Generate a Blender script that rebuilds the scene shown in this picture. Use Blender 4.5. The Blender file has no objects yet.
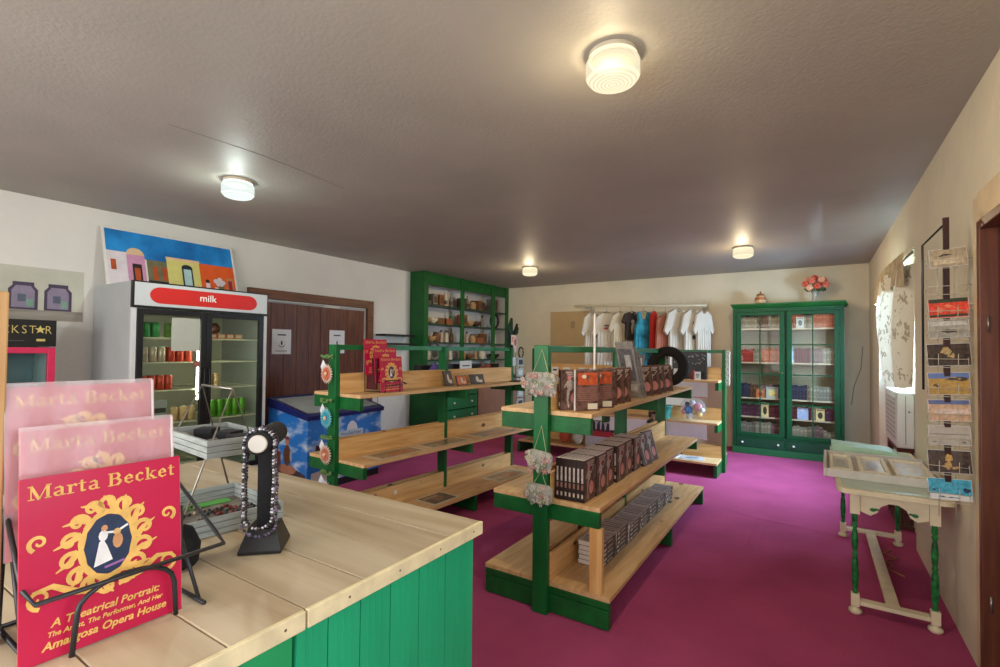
import bpy, math, random
from mathutils import Matrix, Vector
random.seed(7)
S = bpy.context.scene
COL = S.collection
PI = math.pi

# ------------------------------------------------------------------ camera
F, YAW, PITCH, ROLL, CY = 487.3366, 0.572579778, 0.0209405117, -0.0102554759, 339.9375
fw = Vector((-math.sin(YAW) * math.cos(PITCH), math.cos(YAW) * math.cos(PITCH), math.sin(PITCH)))
r0 = Vector((math.cos(YAW), math.sin(YAW), 0)); d0 = fw.cross(r0)
rt = math.cos(ROLL) * r0 + math.sin(ROLL) * d0
dn = -math.sin(ROLL) * r0 + math.cos(ROLL) * d0
cam = bpy.data.cameras.new('camera'); camo = bpy.data.objects.new('camera', cam); COL.objects.link(camo)
camo.matrix_world = Matrix(((rt.x, -dn.x, -fw.x, 0), (rt.y, -dn.y, -fw.y, 0), (rt.z, -dn.z, -fw.z, 1.45), (0, 0, 0, 1)))
cam.sensor_width = 36; cam.lens = F * 36 / 1000; cam.shift_y = (CY - 333.5) / 1000
cam.clip_start = 0.02
S.camera = camo

# ------------------------------------------------------------------ light
S.view_settings.view_transform = 'Standard'
try: S.view_settings.look = 'None'
except Exception: pass
S.view_settings.gamma = 1.0
S.view_settings.use_curve_mapping = False
S.view_settings.exposure = 0.0
W = bpy.data.worlds.new('world'); S.world = W; W.use_nodes = True
W.node_tree.nodes['Background'].inputs[0].default_value = (0.72, 0.86, 1.0, 1)
W.node_tree.nodes['Background'].inputs[1].default_value = 1.2

def area(name, loc, rot, sx, sy, power, col):
    l = bpy.data.lights.new(name, 'AREA'); l.shape = 'RECTANGLE'; l.size = sx; l.size_y = sy; l.energy = power; l.color = col
    o = bpy.data.objects.new(name, l); COL.objects.link(o); o.location = loc; o.rotation_euler = rot
    return o
# daylight through the shop window behind the photographer and through the curtained window
area('daylight_shop_window', (-1.9, -1.75, 1.55), (PI / 2, 0, 0), 4.4, 1.7, 150, (1.0, 0.96, 0.90))
area('daylight_side_window', (1.12, 6.3, 1.95), (0, PI / 2 - 0.55, 0), 1.0, 1.7, 800, (0.52, 0.70, 1.0))
area('daylight_near_window', (1.0, 0.1, 1.6), (0, PI / 2 - 0.15, 0), 1.2, 1.5, 26, (0.86, 0.93, 1.0))
WARM, COOL = (1.0, 0.80, 0.50), (0.86, 1.0, 0.92)
BULB = 140

# ------------------------------------------------------------------ helpers
def lin(c):
    c = c / 255.0
    return c / 12.92 if c <= 0.04045 else ((c + 0.055) / 1.055) ** 2.4
def rgb(r, g, b): return (lin(r), lin(g), lin(b))

MATS = {}
def M(name, col, rough=0.55, var=0.08, scale=14.0, bump=0.0, bscale=None, metal=0.0, spec=0.4, emit=0.0, ecol=None, coat=0.0, stretch=None, trans=0.0, tint2=None):
    if name in MATS: return MATS[name]
    m = bpy.data.materials.new(name); m.use_nodes = True; MATS[name] = m
    nt = m.node_tree; N = nt.nodes; L = nt.links
    b = N['Principled BSDF']
    tc = N.new('ShaderNodeTexCoord'); mp = N.new('ShaderNodeMapping')
    L.new(tc.outputs['Object'], mp.inputs[0])
    if stretch: mp.inputs['Scale'].default_value = stretch
    no = N.new('ShaderNodeTexNoise'); no.inputs['Scale'].default_value = scale; no.inputs['Detail'].default_value = 5
    L.new(mp.outputs[0], no.inputs['Vector'])
    cr = N.new('ShaderNodeValToRGB')
    lo = [max(0, x * (1 - var)) for x in col]; hi = [min(1, x * (1 + var)) for x in (tint2 or col)]
    cr.color_ramp.elements[0].position = 0.3; cr.color_ramp.elements[1].position = 0.7
    cr.color_ramp.elements[0].color = (*lo, 1); cr.color_ramp.elements[1].color = (*hi, 1)
    L.new(no.outputs['Fac'], cr.inputs[0]); L.new(cr.outputs[0], b.inputs['Base Color'])
    b.inputs['Roughness'].default_value = rough; b.inputs['Metallic'].default_value = metal
    b.inputs['Specular IOR Level'].default_value = spec
    if coat: b.inputs['Coat Weight'].default_value = coat; b.inputs['Coat Roughness'].default_value = 0.12
    if emit:
        b.inputs['Emission Color'].default_value = (*(ecol or col), 1); b.inputs['Emission Strength'].default_value = emit
    if bump:
        n2 = N.new('ShaderNodeTexNoise'); n2.inputs['Scale'].default_value = bscale or scale * 4; n2.inputs['Detail'].default_value = 6
        L.new(mp.outputs[0], n2.inputs['Vector'])
        bp = N.new('ShaderNodeBump'); bp.inputs['Strength'].default_value = bump; bp.inputs['Distance'].default_value = 0.02
        L.new(n2.outputs['Fac'], bp.inputs['Height']); L.new(bp.outputs[0], b.inputs['Normal'])
    if trans:
        tr = N.new('ShaderNodeBsdfTransparent'); mx = N.new('ShaderNodeMixShader'); mx.inputs[0].default_value = trans
        L.new(b.outputs[0], mx.inputs[1]); L.new(tr.outputs[0], mx.inputs[2])
        L.new(mx.outputs[0], N['Material Output'].inputs[0])
    return m

def wood(name, c1, c2, axis='Y', rough=0.5, knots=0.0, grain=26.0, bump=0.05, knotcol=(0.10, 0.035, 0.012), board=None):
    """grain runs along the given object axis; board = (axis index, width) gives every plank its own tone"""
    if name in MATS: return MATS[name]
    m = bpy.data.materials.new(name); m.use_nodes = True; MATS[name] = m
    nt = m.node_tree; N = nt.nodes; L = nt.links; b = N['Principled BSDF']
    tc = N.new('ShaderNodeTexCoord'); mp = N.new('ShaderNodeMapping'); L.new(tc.outputs['Object'], mp.inputs[0])
    sc = [1, 1, 1]; sc['XYZ'.index(axis)] = 0.09
    mp.inputs['Scale'].default_value = sc
    no = N.new('ShaderNodeTexNoise'); no.inputs['Scale'].default_value = grain; no.inputs['Detail'].default_value = 6; no.inputs['Distortion'].default_value = 0.6
    L.new(mp.outputs[0], no.inputs['Vector'])
    cr = N.new('ShaderNodeValToRGB'); cr.color_ramp.elements[0].position = 0.32; cr.color_ramp.elements[1].position = 0.68
    cr.color_ramp.elements[0].color = (*c1, 1); cr.color_ramp.elements[1].color = (*c2, 1)
    L.new(no.outputs['Fac'], cr.inputs[0]); out = cr.outputs[0]
    if board:
        sp = N.new('ShaderNodeSeparateXYZ'); L.new(tc.outputs['Object'], sp.inputs[0])
        dv = N.new('ShaderNodeMath'); dv.operation = 'DIVIDE'; dv.inputs[1].default_value = board[1]; L.new(sp.outputs[board[0]], dv.inputs[0])
        fl = N.new('ShaderNodeMath'); fl.operation = 'FLOOR'; L.new(dv.outputs[0], fl.inputs[0])
        wn = N.new('ShaderNodeTexWhiteNoise'); wn.noise_dimensions = '1D'; L.new(fl.outputs[0], wn.inputs['W'])
        mr = N.new('ShaderNodeMapRange'); mr.inputs['To Min'].default_value = 0.80; mr.inputs['To Max'].default_value = 1.12; L.new(wn.outputs['Value'], mr.inputs[0])
        hs = N.new('ShaderNodeHueSaturation'); L.new(mr.outputs[0], hs.inputs['Value']); L.new(out, hs.inputs['Color']); out = hs.outputs[0]
    if knots:
        vo = N.new('ShaderNodeTexVoronoi'); vo.inputs['Scale'].default_value = knots
        mp2 = N.new('ShaderNodeMapping'); s2 = [1, 1, 1]; s2['XYZ'.index(axis)] = 0.62; mp2.inputs['Scale'].default_value = s2
        L.new(tc.outputs['Object'], mp2.inputs[0]); L.new(mp2.outputs[0], vo.inputs['Vector'])
        kr = N.new('ShaderNodeValToRGB'); kr.color_ramp.elements[0].position = 0.07; kr.color_ramp.elements[1].position = 0.12
        kr.color_ramp.elements[0].color = (1, 1, 1, 1); kr.color_ramp.elements[1].color = (0, 0, 0, 1)
        L.new(vo.outputs['Distance'], kr.inputs[0])
        mx = N.new('ShaderNodeMixRGB'); mx.inputs[2].default_value = (*knotcol, 1); L.new(kr.outputs[0], mx.inputs[0]); L.new(out, mx.inputs[1]); out = mx.outputs[0]
    L.new(out, b.inputs['Base Color']); b.inputs['Roughness'].default_value = rough; b.inputs['Specular IOR Level'].default_value = 0.35
    if bump:
        bp = N.new('ShaderNodeBump'); bp.inputs['Strength'].default_value = bump; bp.inputs['Distance'].default_value = 0.01
        L.new(no.outputs['Fac'], bp.inputs['Height']); L.new(bp.outputs[0], b.inputs['Normal'])
    return m

def glass(name, tint=(0.9, 0.97, 0.95), amount=0.90, rough=0.03):
    if name in MATS: return MATS[name]
    m = bpy.data.materials.new(name); m.use_nodes = True; MATS[name] = m
    N = m.node_tree.nodes; L = m.node_tree.links
    t = N.new('ShaderNodeBsdfTransparent'); t.inputs[0].default_value = (*tint, 1)
    g = N.new('ShaderNodeBsdfGlossy'); g.inputs['Roughness'].default_value = rough
    fr = N.new('ShaderNodeFresnel'); fr.inputs[0].default_value = 1.45
    mr = N.new('ShaderNodeMath'); mr.operation = 'MULTIPLY'; mr.inputs[1].default_value = 0.35; L.new(fr.outputs[0], mr.inputs[0])
    mx = N.new('ShaderNodeMixShader'); L.new(mr.outputs[0], mx.inputs[0]); L.new(t.outputs[0], mx.inputs[1]); L.new(g.outputs[0], mx.inputs[2])
    L.new(mx.outputs[0], N['Material Output'].inputs[0])
    return m

class MB:
    def __init__(s): s.v = []; s.f = []; s.m = []; s.s = []
    def add(s, vs, fs, mi=0, sm=False, X=None):
        k = len(s.v)
        s.v += [tuple(X @ Vector(p)) for p in vs] if X is not None else [tuple(p) for p in vs]
        for f in fs: s.f.append([k + i for i in f]); s.m.append(mi); s.s.append(sm)
        return s
    def box(s, x0, x1, y0, y1, z0, z1, mi=0, X=None):
        x0, x1 = min(x0, x1), max(x0, x1); y0, y1 = min(y0, y1), max(y0, y1); z0, z1 = min(z0, z1), max(z0, z1)
        v = [(x0, y0, z0), (x1, y0, z0), (x1, y1, z0), (x0, y1, z0), (x0, y0, z1), (x1, y0, z1), (x1, y1, z1), (x0, y1, z1)]
        return s.add(v, [(0, 3, 2, 1), (4, 5, 6, 7), (0, 1, 5, 4), (1, 2, 6, 5), (2, 3, 7, 6), (3, 0, 4, 7)], mi, False, X)
    def tube(s, pts, r, n=6, mi=0, closed=False, X=None):
        P = [Vector(p) for p in pts]; k = len(P); rr = r if isinstance(r, (list, tuple)) else [r] * k
        vs = []; fs = []; prev = None
        for i, p in enumerate(P):
            a = P[(i - 1) % k] if (closed or i) else p; b = P[(i + 1) % k] if (closed or i < k - 1) else p
            t = (b - a); t = t.normalized() if t.length > 1e-9 else Vector((0, 0, 1))
            if prev is None:
                u = t.orthogonal().normalized()
            else:
                u = prev - t * prev.dot(t); u = u.normalized() if u.length > 1e-6 else t.orthogonal().normalized()
            prev = u; w = t.cross(u)
            for j in range(n):
                q = 2 * PI * j / n; vs.append(p + (u * math.cos(q) + w * math.sin(q)) * rr[i])
        for i in range(k if closed else k - 1):
            for j in range(n):
                a = i * n + j; b = i * n + (j + 1) % n; c = ((i + 1) % k) * n + (j + 1) % n; d = ((i + 1) % k) * n + j
                fs.append((a, b, c, d))
        if not closed: fs.append(tuple(range(n))[::-1]); fs.append(tuple(range((k - 1) * n, k * n)))
        return s.add(vs, fs, mi, n > 4, X)
    def lathe(s, prof, n=16, c=(0, 0, 0), mi=0, X=None, caps=True, sm=True):
        vs = []; fs = []
        for (r, z) in prof:
            for j in range(n):
                q = 2 * PI * j / n; vs.append((c[0] + r * math.cos(q), c[1] + r * math.sin(q), c[2] + z))
        for i in range(len(prof) - 1):
            for j in range(n): fs.append((i * n + j, i * n + (j + 1) % n, (i + 1) * n + (j + 1) % n, (i + 1) * n + j))
        s.add(vs, fs, mi, sm, X)
        if caps:
            k = len(vs); s.add(vs[:n], [tuple(range(n))[::-1]], mi, False, X); s.add(vs[k - n:], [tuple(range(n))], mi, False, X)
        return s
    def sph(s, c, rx, ry=None, rz=None, n=10, mi=0, X=None):
        ry = ry or rx; rz = rz or rx; vs = []; fs = []; h = max(4, n // 2)
        for i in range(h + 1):
            a = PI * i / h
            for j in range(n):
                q = 2 * PI * j / n; vs.append((c[0] + rx * math.sin(a) * math.cos(q), c[1] + ry * math.sin(a) * math.sin(q), c[2] - rz * math.cos(a)))
        for i in range(h):
            for j in range(n): fs.append((i * n + j, i * n + (j + 1) % n, (i + 1) * n + (j + 1) % n, (i + 1) * n + j))
        return s.add(vs, fs, mi, True, X)
    def poly(s, pts, mi=0, X=None): return s.add(pts, [tuple(range(len(pts)))], mi, False, X)
    def prism(s, pts, ext, mi=0, X=None):
        n = len(pts); e = Vector(ext); P = [Vector(p) for p in pts]
        vs = P + [p + e for p in P]
        fs = [tuple(range(n))[::-1], tuple(range(n, 2 * n))] + [(i, (i + 1) % n, n + (i + 1) % n, n + i) for i in range(n)]
        return s.add(vs, fs, mi, False, X)
    def ell(s, c, u, v, ru, rv, n=16, mi=0, X=None):
        c = Vector(c); u = Vector(u); v = Vector(v)
        return s.poly([c + u * (ru * math.cos(2 * PI * i / n)) + v * (rv * math.sin(2 * PI * i / n)) for i in range(n)], mi, X)
    def rect(s, c, u, v, hu, hv, mi=0, X=None):
        c = Vector(c); u = Vector(u) * hu; v = Vector(v) * hv
        return s.poly([c - u - v, c + u - v, c + u + v, c - u + v], mi, X)
    def ribbon(s, pts, w, o, u, v, mi=0):
        """flat tapering stroke through 2D points on the plane (o,u,v)"""
        o = Vector(o); u = Vector(u); v = Vector(v); k = len(pts); vs = []; fs = []
        for i, (a, b) in enumerate(pts):
            p0 = pts[max(0, i - 1)]; p1 = pts[min(k - 1, i + 1)]; dx, dy = p1[0] - p0[0], p1[1] - p0[1]; l = math.hypot(dx, dy) or 1
            ww = (w[i] if isinstance(w, (list, tuple)) else w) / 2; nx, ny = -dy / l * ww, dx / l * ww
            vs.append(o + u * (a + nx) + v * (b + ny)); vs.append(o + u * (a - nx) + v * (b - ny))
        for i in range(k - 1): fs.append((2 * i, 2 * i + 1, 2 * i + 3, 2 * i + 2))
        return s.add(vs, fs, mi)
    def text(s, txt, size, o, u, v, mi=0, shear=0.0, align='CENTER', bold=0.0, sx=1.0, X=None):
        cu = bpy.data.curves.new('txt', 'FONT'); cu.body = txt; cu.size = size; cu.shear = shear; cu.align_x = align; cu.offset = bold; cu.resolution_u = 3
        ob = bpy.data.objects.new('txt', cu); COL.objects.link(ob)
        me = bpy.data.meshes.new_from_object(ob.evaluated_get(bpy.context.evaluated_depsgraph_get()))
        o = Vector(o); u = Vector(u); v = Vector(v)
        s.add([o + u * (p.co.x * sx) + v * p.co.y for p in me.vertices], [tuple(p.vertices) for p in me.polygons], mi, False, X)
        bpy.data.meshes.remove(me); bpy.data.objects.remove(ob); bpy.data.curves.remove(cu)
        return s
    def build(s, name, mats, parent=None, loc=(0, 0, 0), rot=(0, 0, 0), bevel=0.0):
        me = bpy.data.meshes.new(name); me.from_pydata(s.v, [], s.f)
        if not isinstance(mats, (list, tuple)): mats = [mats]
        for m in mats: me.materials.append(m)
        me.polygons.foreach_set('material_index', s.m); me.polygons.foreach_set('use_smooth', s.s); me.update()
        o = bpy.data.objects.new(name, me); COL.objects.link(o); o.location = loc; o.rotation_euler = rot
        if parent: o.parent = parent
        if bevel:
            md = o.modifiers.new('bevel', 'BEVEL'); md.width = bevel; md.segments = 2; md.limit_method = 'ANGLE'; md.angle_limit = 0.9
        return o

def tag(o, label, cat, group=None, kind=None):
    if kind: o['kind'] = kind
    if label: o['label'] = label
    if cat: o['category'] = cat
    if group: o['group'] = group
    return o
def thing(name, label, cat, loc=(0, 0, 0), rz=0.0, group=None, rot=None):
    o = bpy.data.objects.new(name, None); COL.objects.link(o); o.empty_display_size = 0.05
    o.location = loc; o.rotation_euler = rot or (0, 0, rz)
    return tag(o, label, cat, group)
def struct(mb, name, mats, bevel=0.0, parent=None):
    o = mb.build(name, mats, parent, bevel=bevel)
    if not parent: o['kind'] = 'structure'
    return o
def dup(root, loc, rot=None, label=None, group=None):
    c = root.copy(); COL.objects.link(c); c.location = loc
    if rot is not None: c.rotation_euler = rot
    if label: c['label'] = label
    if group: c['group'] = group
    for ch in list(root.children):
        k = ch.copy(); COL.objects.link(k); k.parent = c
        for g in list(ch.children):
            q = g.copy(); COL.objects.link(q); q.parent = k
    return c
UX, UY, UZ = Vector((1, 0, 0)), Vector((0, 1, 0)), Vector((0, 0, 1))

# ------------------------------------------------------------------ materials
plaster = M('cream_plaster', rgb(214, 204, 180), 0.85, 0.06, 2.2, 0.35, 9)
plaster_cool = M('white_plaster', rgb(222, 219, 212), 0.85, 0.04, 2.0, 0.25, 8)
ceil_m = M('taupe_ceiling', rgb(167, 163, 153), 0.6, 0.07, 1.6, 0.13, 60, spec=0.5)
carpet = M('magenta_carpet', rgb(170, 72, 115), 0.95, 0.07, 2.2, 0.5, 220, spec=0.1, tint2=rgb(178, 78, 121))
green = M('dark_green_paint', rgb(8, 94, 42), 0.42, 0.28, 9, 0.08, 60, stretch=(1, 1, 0.25))
green_y = M('dark_green_board', rgb(10, 90, 38), 0.45, 0.28, 12, 0.08, 60)
green_hut = M('hutch_green', rgb(10, 86, 32), 0.40, 0.2, 6, 0.05, 40)
green_case = M('bookcase_green', rgb(4, 68, 36), 0.5, 0.14, 6, 0.05, 40, spec=0.25)
green_ctr = M('counter_green', rgb(30, 170, 118), 0.5, 0.10, 7, 0.06, 50, stretch=(1, 1, 0.2))
pine = wood('pine_board', rgb(206, 154, 92), rgb(232, 190, 130), 'Y', 0.5, 5.0)
pine_shelf = wood('pine_shelf', rgb(196, 152, 102), rgb(222, 186, 138), 'Y', 0.5, 4.0)
pine_up = wood('pine_upright', rgb(205, 150, 88), rgb(228, 184, 122), 'Z', 0.5, 4.0)
ctop = wood('counter_planks', rgb(172, 150, 120), rgb(210, 194, 166), 'X', 0.5, 1.5, 9, 0.03, rgb(150, 110, 70), board=(1, 0.155))
ctop_edge = M('counter_edge', rgb(226, 212, 170), 0.5, 0.15, 18)
brown_door = wood('brown_panelling', rgb(78, 38, 22), rgb(116, 62, 38), 'Z', 0.4, 0, 30, 0.04)
brown_trim = wood('brown_trim', rgb(90, 54, 32), rgb(124, 78, 48), 'Y', 0.45, 0, 30)
white = M('white_paint', rgb(228, 228, 224), 0.45, 0.03)
paper = M('white_paper', rgb(226, 228, 232), 0.7, 0.02)
ink = M('dark_ink', rgb(60, 62, 70), 0.7, 0.05)
black = M('black_plastic', rgb(22, 22, 24), 0.4, 0.2)
blackm = M('black_iron', rgb(52, 52, 56), 0.35, 0.2, metal=0.4)
chrome = M('chrome', rgb(190, 190, 190), 0.22, 0.05, metal=1.0)
steelwire = M('steel_wire', rgb(150, 146, 138), 0.35, 0.1, metal=0.8)
whitewire = M('white_wire', rgb(190, 180, 162), 0.5, 0.05)
greym = M('grey_metal', rgb(176, 178, 178), 0.45, 0.05, 6)
knobm = M('white_knob', rgb(236, 234, 226), 0.3, 0.02)
clear = glass('clear_glass')

# ------------------------------------------------------------------ room shell
XL, XR, XR2, YB, YF, H = -5.45, 0.635, 0.69, 8.3, -1.5, 2.69
fl = MB(); fl.box(XL - 0.1, XR2 + 0.12, YF - 0.1, YB + 0.1, -0.08, 0)
def ridge(pts, w, h):
    vs = []; fs = []
    for i, (x, y) in enumerate(pts):
        p0, p1 = pts[max(0, i - 1)], pts[min(len(pts) - 1, i + 1)]; dx, dy = p1[0] - p0[0], p1[1] - p0[1]; l = math.hypot(dx, dy); nx, ny = -dy / l, dx / l
        e = 0.15 if i in (0, len(pts) - 1) else 1
        for q, z in ((-1, -0.002), (-.5, h * .6 * e), (0, h * e), (.5, h * .6 * e), (1, -0.002)): vs.append((x + nx * w * q, y + ny * w * q, z))
    for i in range(len(pts) - 1):
        for k in range(4): a = i * 5 + k; fs.append((a, a + 1, a + 6, a + 5))
    fl.add(vs, fs, 0, True)
ridge([(-0.75, 5.02), (-0.4, 4.86), (0.0, 4.80), (0.3, 4.72), (0.62, 4.70)], 0.06, 0.006)
ridge([(-0.38, 4.7), (-0.40, 4.2), (-0.36, 3.9)], 0.05, 0.005)
struct(fl, 'floor', carpet)
ce = MB(); ce.box(XL - 0.1, XR2 + 0.12, YF - 0.1, YB + 0.1, H, H + 0.08)
crack = [(-3.02, 1.25), (-3.0, 1.5), (-2.985, 1.77), (-3.01, 2.1), (-3.056, 2.5)]
ce.ribbon(crack, [0.003, 0.006, 0.007, 0.005, 0.003], (0, 0, H - 0.0006), UX, UY, 1)  # thin dark line along the ceiling crack
struct(ce, 'ceiling', [ceil_m, M('crack_line', rgb(70, 62, 54), 0.9)])
wl = MB(); wl.box(XL - 0.1, XL, YF - 0.1, YB + 0.1, 0, H); struct(wl, 'wall_left', plaster_cool)
wb = MB(); wb.box(XL, XR2 + 0.12, YB, YB + 0.1, 0, H); struct(wb, 'wall_back', plaster)
# front wall behind the photographer, with the shop window
wf = MB(); a0, a1, b0, b1 = -4.2, 0.35, 0.7, 2.4
wf.box(XL, XR2 + 0.12, YF - 0.1, YF, 0, b0); wf.box(XL, XR2 + 0.12, YF - 0.1, YF, b1, H); wf.box(XL, a0, YF - 0.1, YF, b0, b1); wf.box(a1, XR2 + 0.12, YF - 0.1, YF, b0, b1)
struct(wf, 'wall_front', plaster)
w2 = MB(); 
for x in (a0, -2.7, -1.2, a1 - 0.06): w2.box(x, x + 0.06, YF - 0.07, YF - 0.02, b0, b1)
w2.box(a0, a1, YF - 0.07, YF - 0.02, b0, b0 + 0.05); w2.box(a0, a1, YF - 0.07, YF - 0.02, b1 - 0.05, b1)
struct(w2, 'window_2', white)
# right wall: thicker near part with the door, thinner part with the window
D0, D1, DH = 1.9, 2.95, 2.04
Y1 = 4.75
wr = MB(); XO = XR2 + 0.12
wr.box(XR, XO, YF, -0.65, 0, H); wr.box(XR, XO, 0.85, D0, 0, H); wr.box(XR, XO, -0.65, 0.85, 0, 0.95); wr.box(XR, XO, -0.65, 0.85, 2.2, H); wr.box(XR, XO, D1, Y1, 0, H); wr.box(XR, XO, D0, D1, DH, H)
q0, q1, q2, q3 = 5.3, 7.05, 1.2, 2.15
wr.box(XR2, XO, Y1, q0, 0, H); wr.box(XR2, XO, q1, YB, 0, H); wr.box(XR2, XO, q0, q1, 0, q2); wr.box(XR2, XO, q0, q1, q3, H)
wr.box(XR, XR2, Y1, YB, 2.26, H); wr.box(XR, XR2, 7.15, YB, 0, 2.26)
struct(wr, 'wall_right', plaster)
w1 = MB()
w1.box(XR2 + 0.05, XR2 + 0.09, q0, q0 + 0.05, q2, q3); w1.box(XR2 + 0.05, XR2 + 0.09, q1 - 0.05, q1, q2, q3)
w1.box(XR2 + 0.05, XR2 + 0.09, q0 + 0.05, q1 - 0.05, q2, q2 + 0.05); w1.box(XR2 + 0.05, XR2 + 0.09, q0 + 0.05, q1 - 0.05, q3 - 0.05, q3)
w1.box(XR2 + 0.055, XR2 + 0.085, 5.95, 5.99, q2 + 0.05, q3 - 0.05)
w1o = struct(w1, 'window_1', white)
g = MB(); g.box(XR2 + 0.066, XR2 + 0.07, q0 + 0.05, q1 - 0.05, q2 + 0.05, q3 - 0.05); g.build('pane', clear, w1o)
# inward-tilted louvre panes that show beside the curtain
lv = M('louvre_glass', rgb(196, 214, 236), 0.25, 0.04, emit=0.0, trans=0.35)
for k in range(4):
    g = MB(); z = 1.27 + k * 0.17
    g.prism([(XR2 + 0.03, 6.35, z + 0.13), (XR2 - 0.075, 6.35, z), (XR2 - 0.075, 6.98, z), (XR2 + 0.03, 6.98, z + 0.13)], (0.004, 0, 0.004)); g.build('louvre', lv, w1o)
w3 = MB()
for y in (-0.65, 0.075, 0.80): w3.box(XR + 0.06, XR + 0.10, y, y + 0.05, 0.95, 2.2)
for a_, b_ in ((-0.6, 0.075), (0.125, 0.80)): w3.box(XR + 0.06, XR + 0.10, a_, b_, 0.95, 1.0); w3.box(XR + 0.06, XR + 0.10, a_, b_, 2.15, 2.2)
struct(w3, 'window_3', white)
# right door: pale casing, red-brown jamb and door leaf with a glass light
casing = M('door_casing', rgb(206, 182, 146), 0.6, 0.12, 5, 0.15, 30)
jambm = wood('red_brown_jamb', rgb(84, 44, 30), rgb(112, 62, 42), 'Z', 0.4)
d2 = MB(); d2.box(XR - 0.015, XR - 0.001, D1, D1 + 0.125, 0, DH + 0.13); d2.box(XR - 0.025, XR - 0.001, D0 - 0.14, D0, 0, DH + 0.13); d2.box(XR - 0.025, XR - 0.001, D0, D1, DH, DH + 0.13)
d2o = struct(d2, 'door_2', casing, 0.004)
j = MB(); j.box(XR - 0.03, XR + 0.10, D1 - 0.04, D1 - 0.001, 0, DH - 0.001); j.box(XR - 0.03, XR + 0.10, D0 + 0.001, D0 + 0.04, 0, DH - 0.001); j.box(XR - 0.03, XR + 0.10, D0 + 0.04, D1 - 0.04, DH - 0.04, DH - 0.001)
j.build('door_jamb', jambm, d2o, bevel=0.004)
j = MB(); j.box(XR + 0.03, XR + 0.07, D0 + 0.042, D1 - 0.042, 0.01, 1.0); j.box(XR + 0.03, XR + 0.07, D0 + 0.042, D1 - 0.042, 1.86, DH - 0.042)
j.box(XR + 0.03, XR + 0.07, D1 - 0.14, D1 - 0.042, 1.0, 1.86); j.box(XR + 0.03, XR + 0.07, D0 + 0.042, D0 + 0.14, 1.0, 1.86)
j.box(XR + 0.022, XR + 0.03, D0 + 0.2, D1 - 0.2, 0.15, 0.85)
j.build('door_leaf', wood('door_leaf_wood', rgb(70, 44, 34), rgb(92, 60, 46), 'Z', 0.4), d2o, bevel=0.003)
j = MB(); j.box(XR + 0.045, XR + 0.052, D0 + 0.14, D1 - 0.14, 1.0, 1.86); j.build('door_pane', M('frosted_pane', rgb(150, 118, 92), 0.25, 0.1, 3), d2o)
for z in (0.35, 1.55):
    j = MB(); j.tube([(XR - 0.003, D1 - 0.045, z), (XR - 0.003, D1 - 0.045, z + 0.07)], 0.005, 8); j.build('door_hinge', steelwire, d2o)
# left sliding door in brown panelling
L0, L1, LT = 3.10, 4.97, 2.14
d1 = MB(); d1.box(XL + 0.001, XL + 0.05, L0, L0 + 0.11, 0, LT); d1.box(XL + 0.001, XL + 0.05, L1 - 0.11, L1, 0, LT); d1.box(XL + 0.001, XL + 0.05, L0 + 0.11, L1 - 0.11, LT - 0.11, LT)
d1o = struct(d1, 'door_1', brown_trim, 0.004)
for (ya, yb, xx) in ((L0 + 0.112, 4.08, 0.012), (4.09, L1 - 0.15, 0.004)):
    p = MB(); n = 5; w = (yb - ya) / n
    for i in range(n): p.box(XL + xx, XL + xx + 0.012, ya + i * w + 0.002, ya + (i + 1) * w - 0.002, 0.02, LT - 0.15)
    p.box(XL + 0.001, XL + xx, ya, yb, 0.02, LT - 0.15)
    p.build('door_panel', brown_door, d1o)
p = MB(); p.box(XL + 0.02, XL + 0.045, L0 + 0.112, 4.12, LT - 0.142, LT - 0.125); p.box(XL + 0.02, XL + 0.04, 4.4, L1 - 0.16, LT - 0.142, LT - 0.128); p.build('door_track', greym, d1o)
p = MB(); p.box(XL + 0.004, XL + 0.014, L1 - 0.148, L1 - 0.136, 0.3, LT - 0.14); p.box(XL + 0.002, XL + 0.01, L1 - 0.134, L1 - 0.112, 0.02, LT - 0.14); p.build('door_edge_strip', greym, d1o)

# ------------------------------------------------------------------ ceiling lamps
def shade_mat(name, col, rings):
    m = bpy.data.materials.new(name); m.use_nodes = True; N = m.node_tree.nodes; L = m.node_tree.links
    for n in list(N):
        if n.type == 'BSDF_PRINCIPLED': N.remove(n)
    tc = N.new('ShaderNodeTexCoord'); sp = N.new('ShaderNodeSeparateXYZ'); L.new(tc.outputs['Object'], sp.inputs[0])
    mr = N.new('ShaderNodeMapRange'); mr.inputs['From Min'].default_value = -0.125; mr.inputs['From Max'].default_value = -0.06
    mr.inputs['To Min'].default_value = 0.24; mr.inputs['To Max'].default_value = 0.03; L.new(sp.outputs[2], mr.inputs[0])
    wv = N.new('ShaderNodeTexWave'); wv.wave_type = 'RINGS'; wv.rings_direction = 'Z'; wv.inputs['Scale'].default_value = rings; wv.inputs['Distortion'].default_value = 1.2; wv.inputs['Detail'].default_value = 1
    L.new(tc.outputs['Object'], wv.inputs['Vector'])
    m2 = N.new('ShaderNodeMapRange'); m2.inputs['To Min'].default_value = 0.92; m2.inputs['To Max'].default_value = 1.3; L.new(wv.outputs['Fac'], m2.inputs[0])
    em = N.new('ShaderNodeEmission'); em.inputs[0].default_value = (*col, 1); L.new(m2.outputs[0], em.inputs[1])
    tr = N.new('ShaderNodeBsdfTransparent'); mx = N.new('ShaderNodeMixShader')
    L.new(mr.outputs[0], mx.inputs[0]); L.new(em.outputs[0], mx.inputs[1]); L.new(tr.outputs[0], mx.inputs[2]); L.new(mx.outputs[0], N['Material Output'].inputs[0])
    return m
SH_W = shade_mat('lamp_glass_warm', (1.0, 0.88, 0.60), 20); SH_C = shade_mat('lamp_glass_cool', (0.90, 1.0, 0.96), 20)
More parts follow.
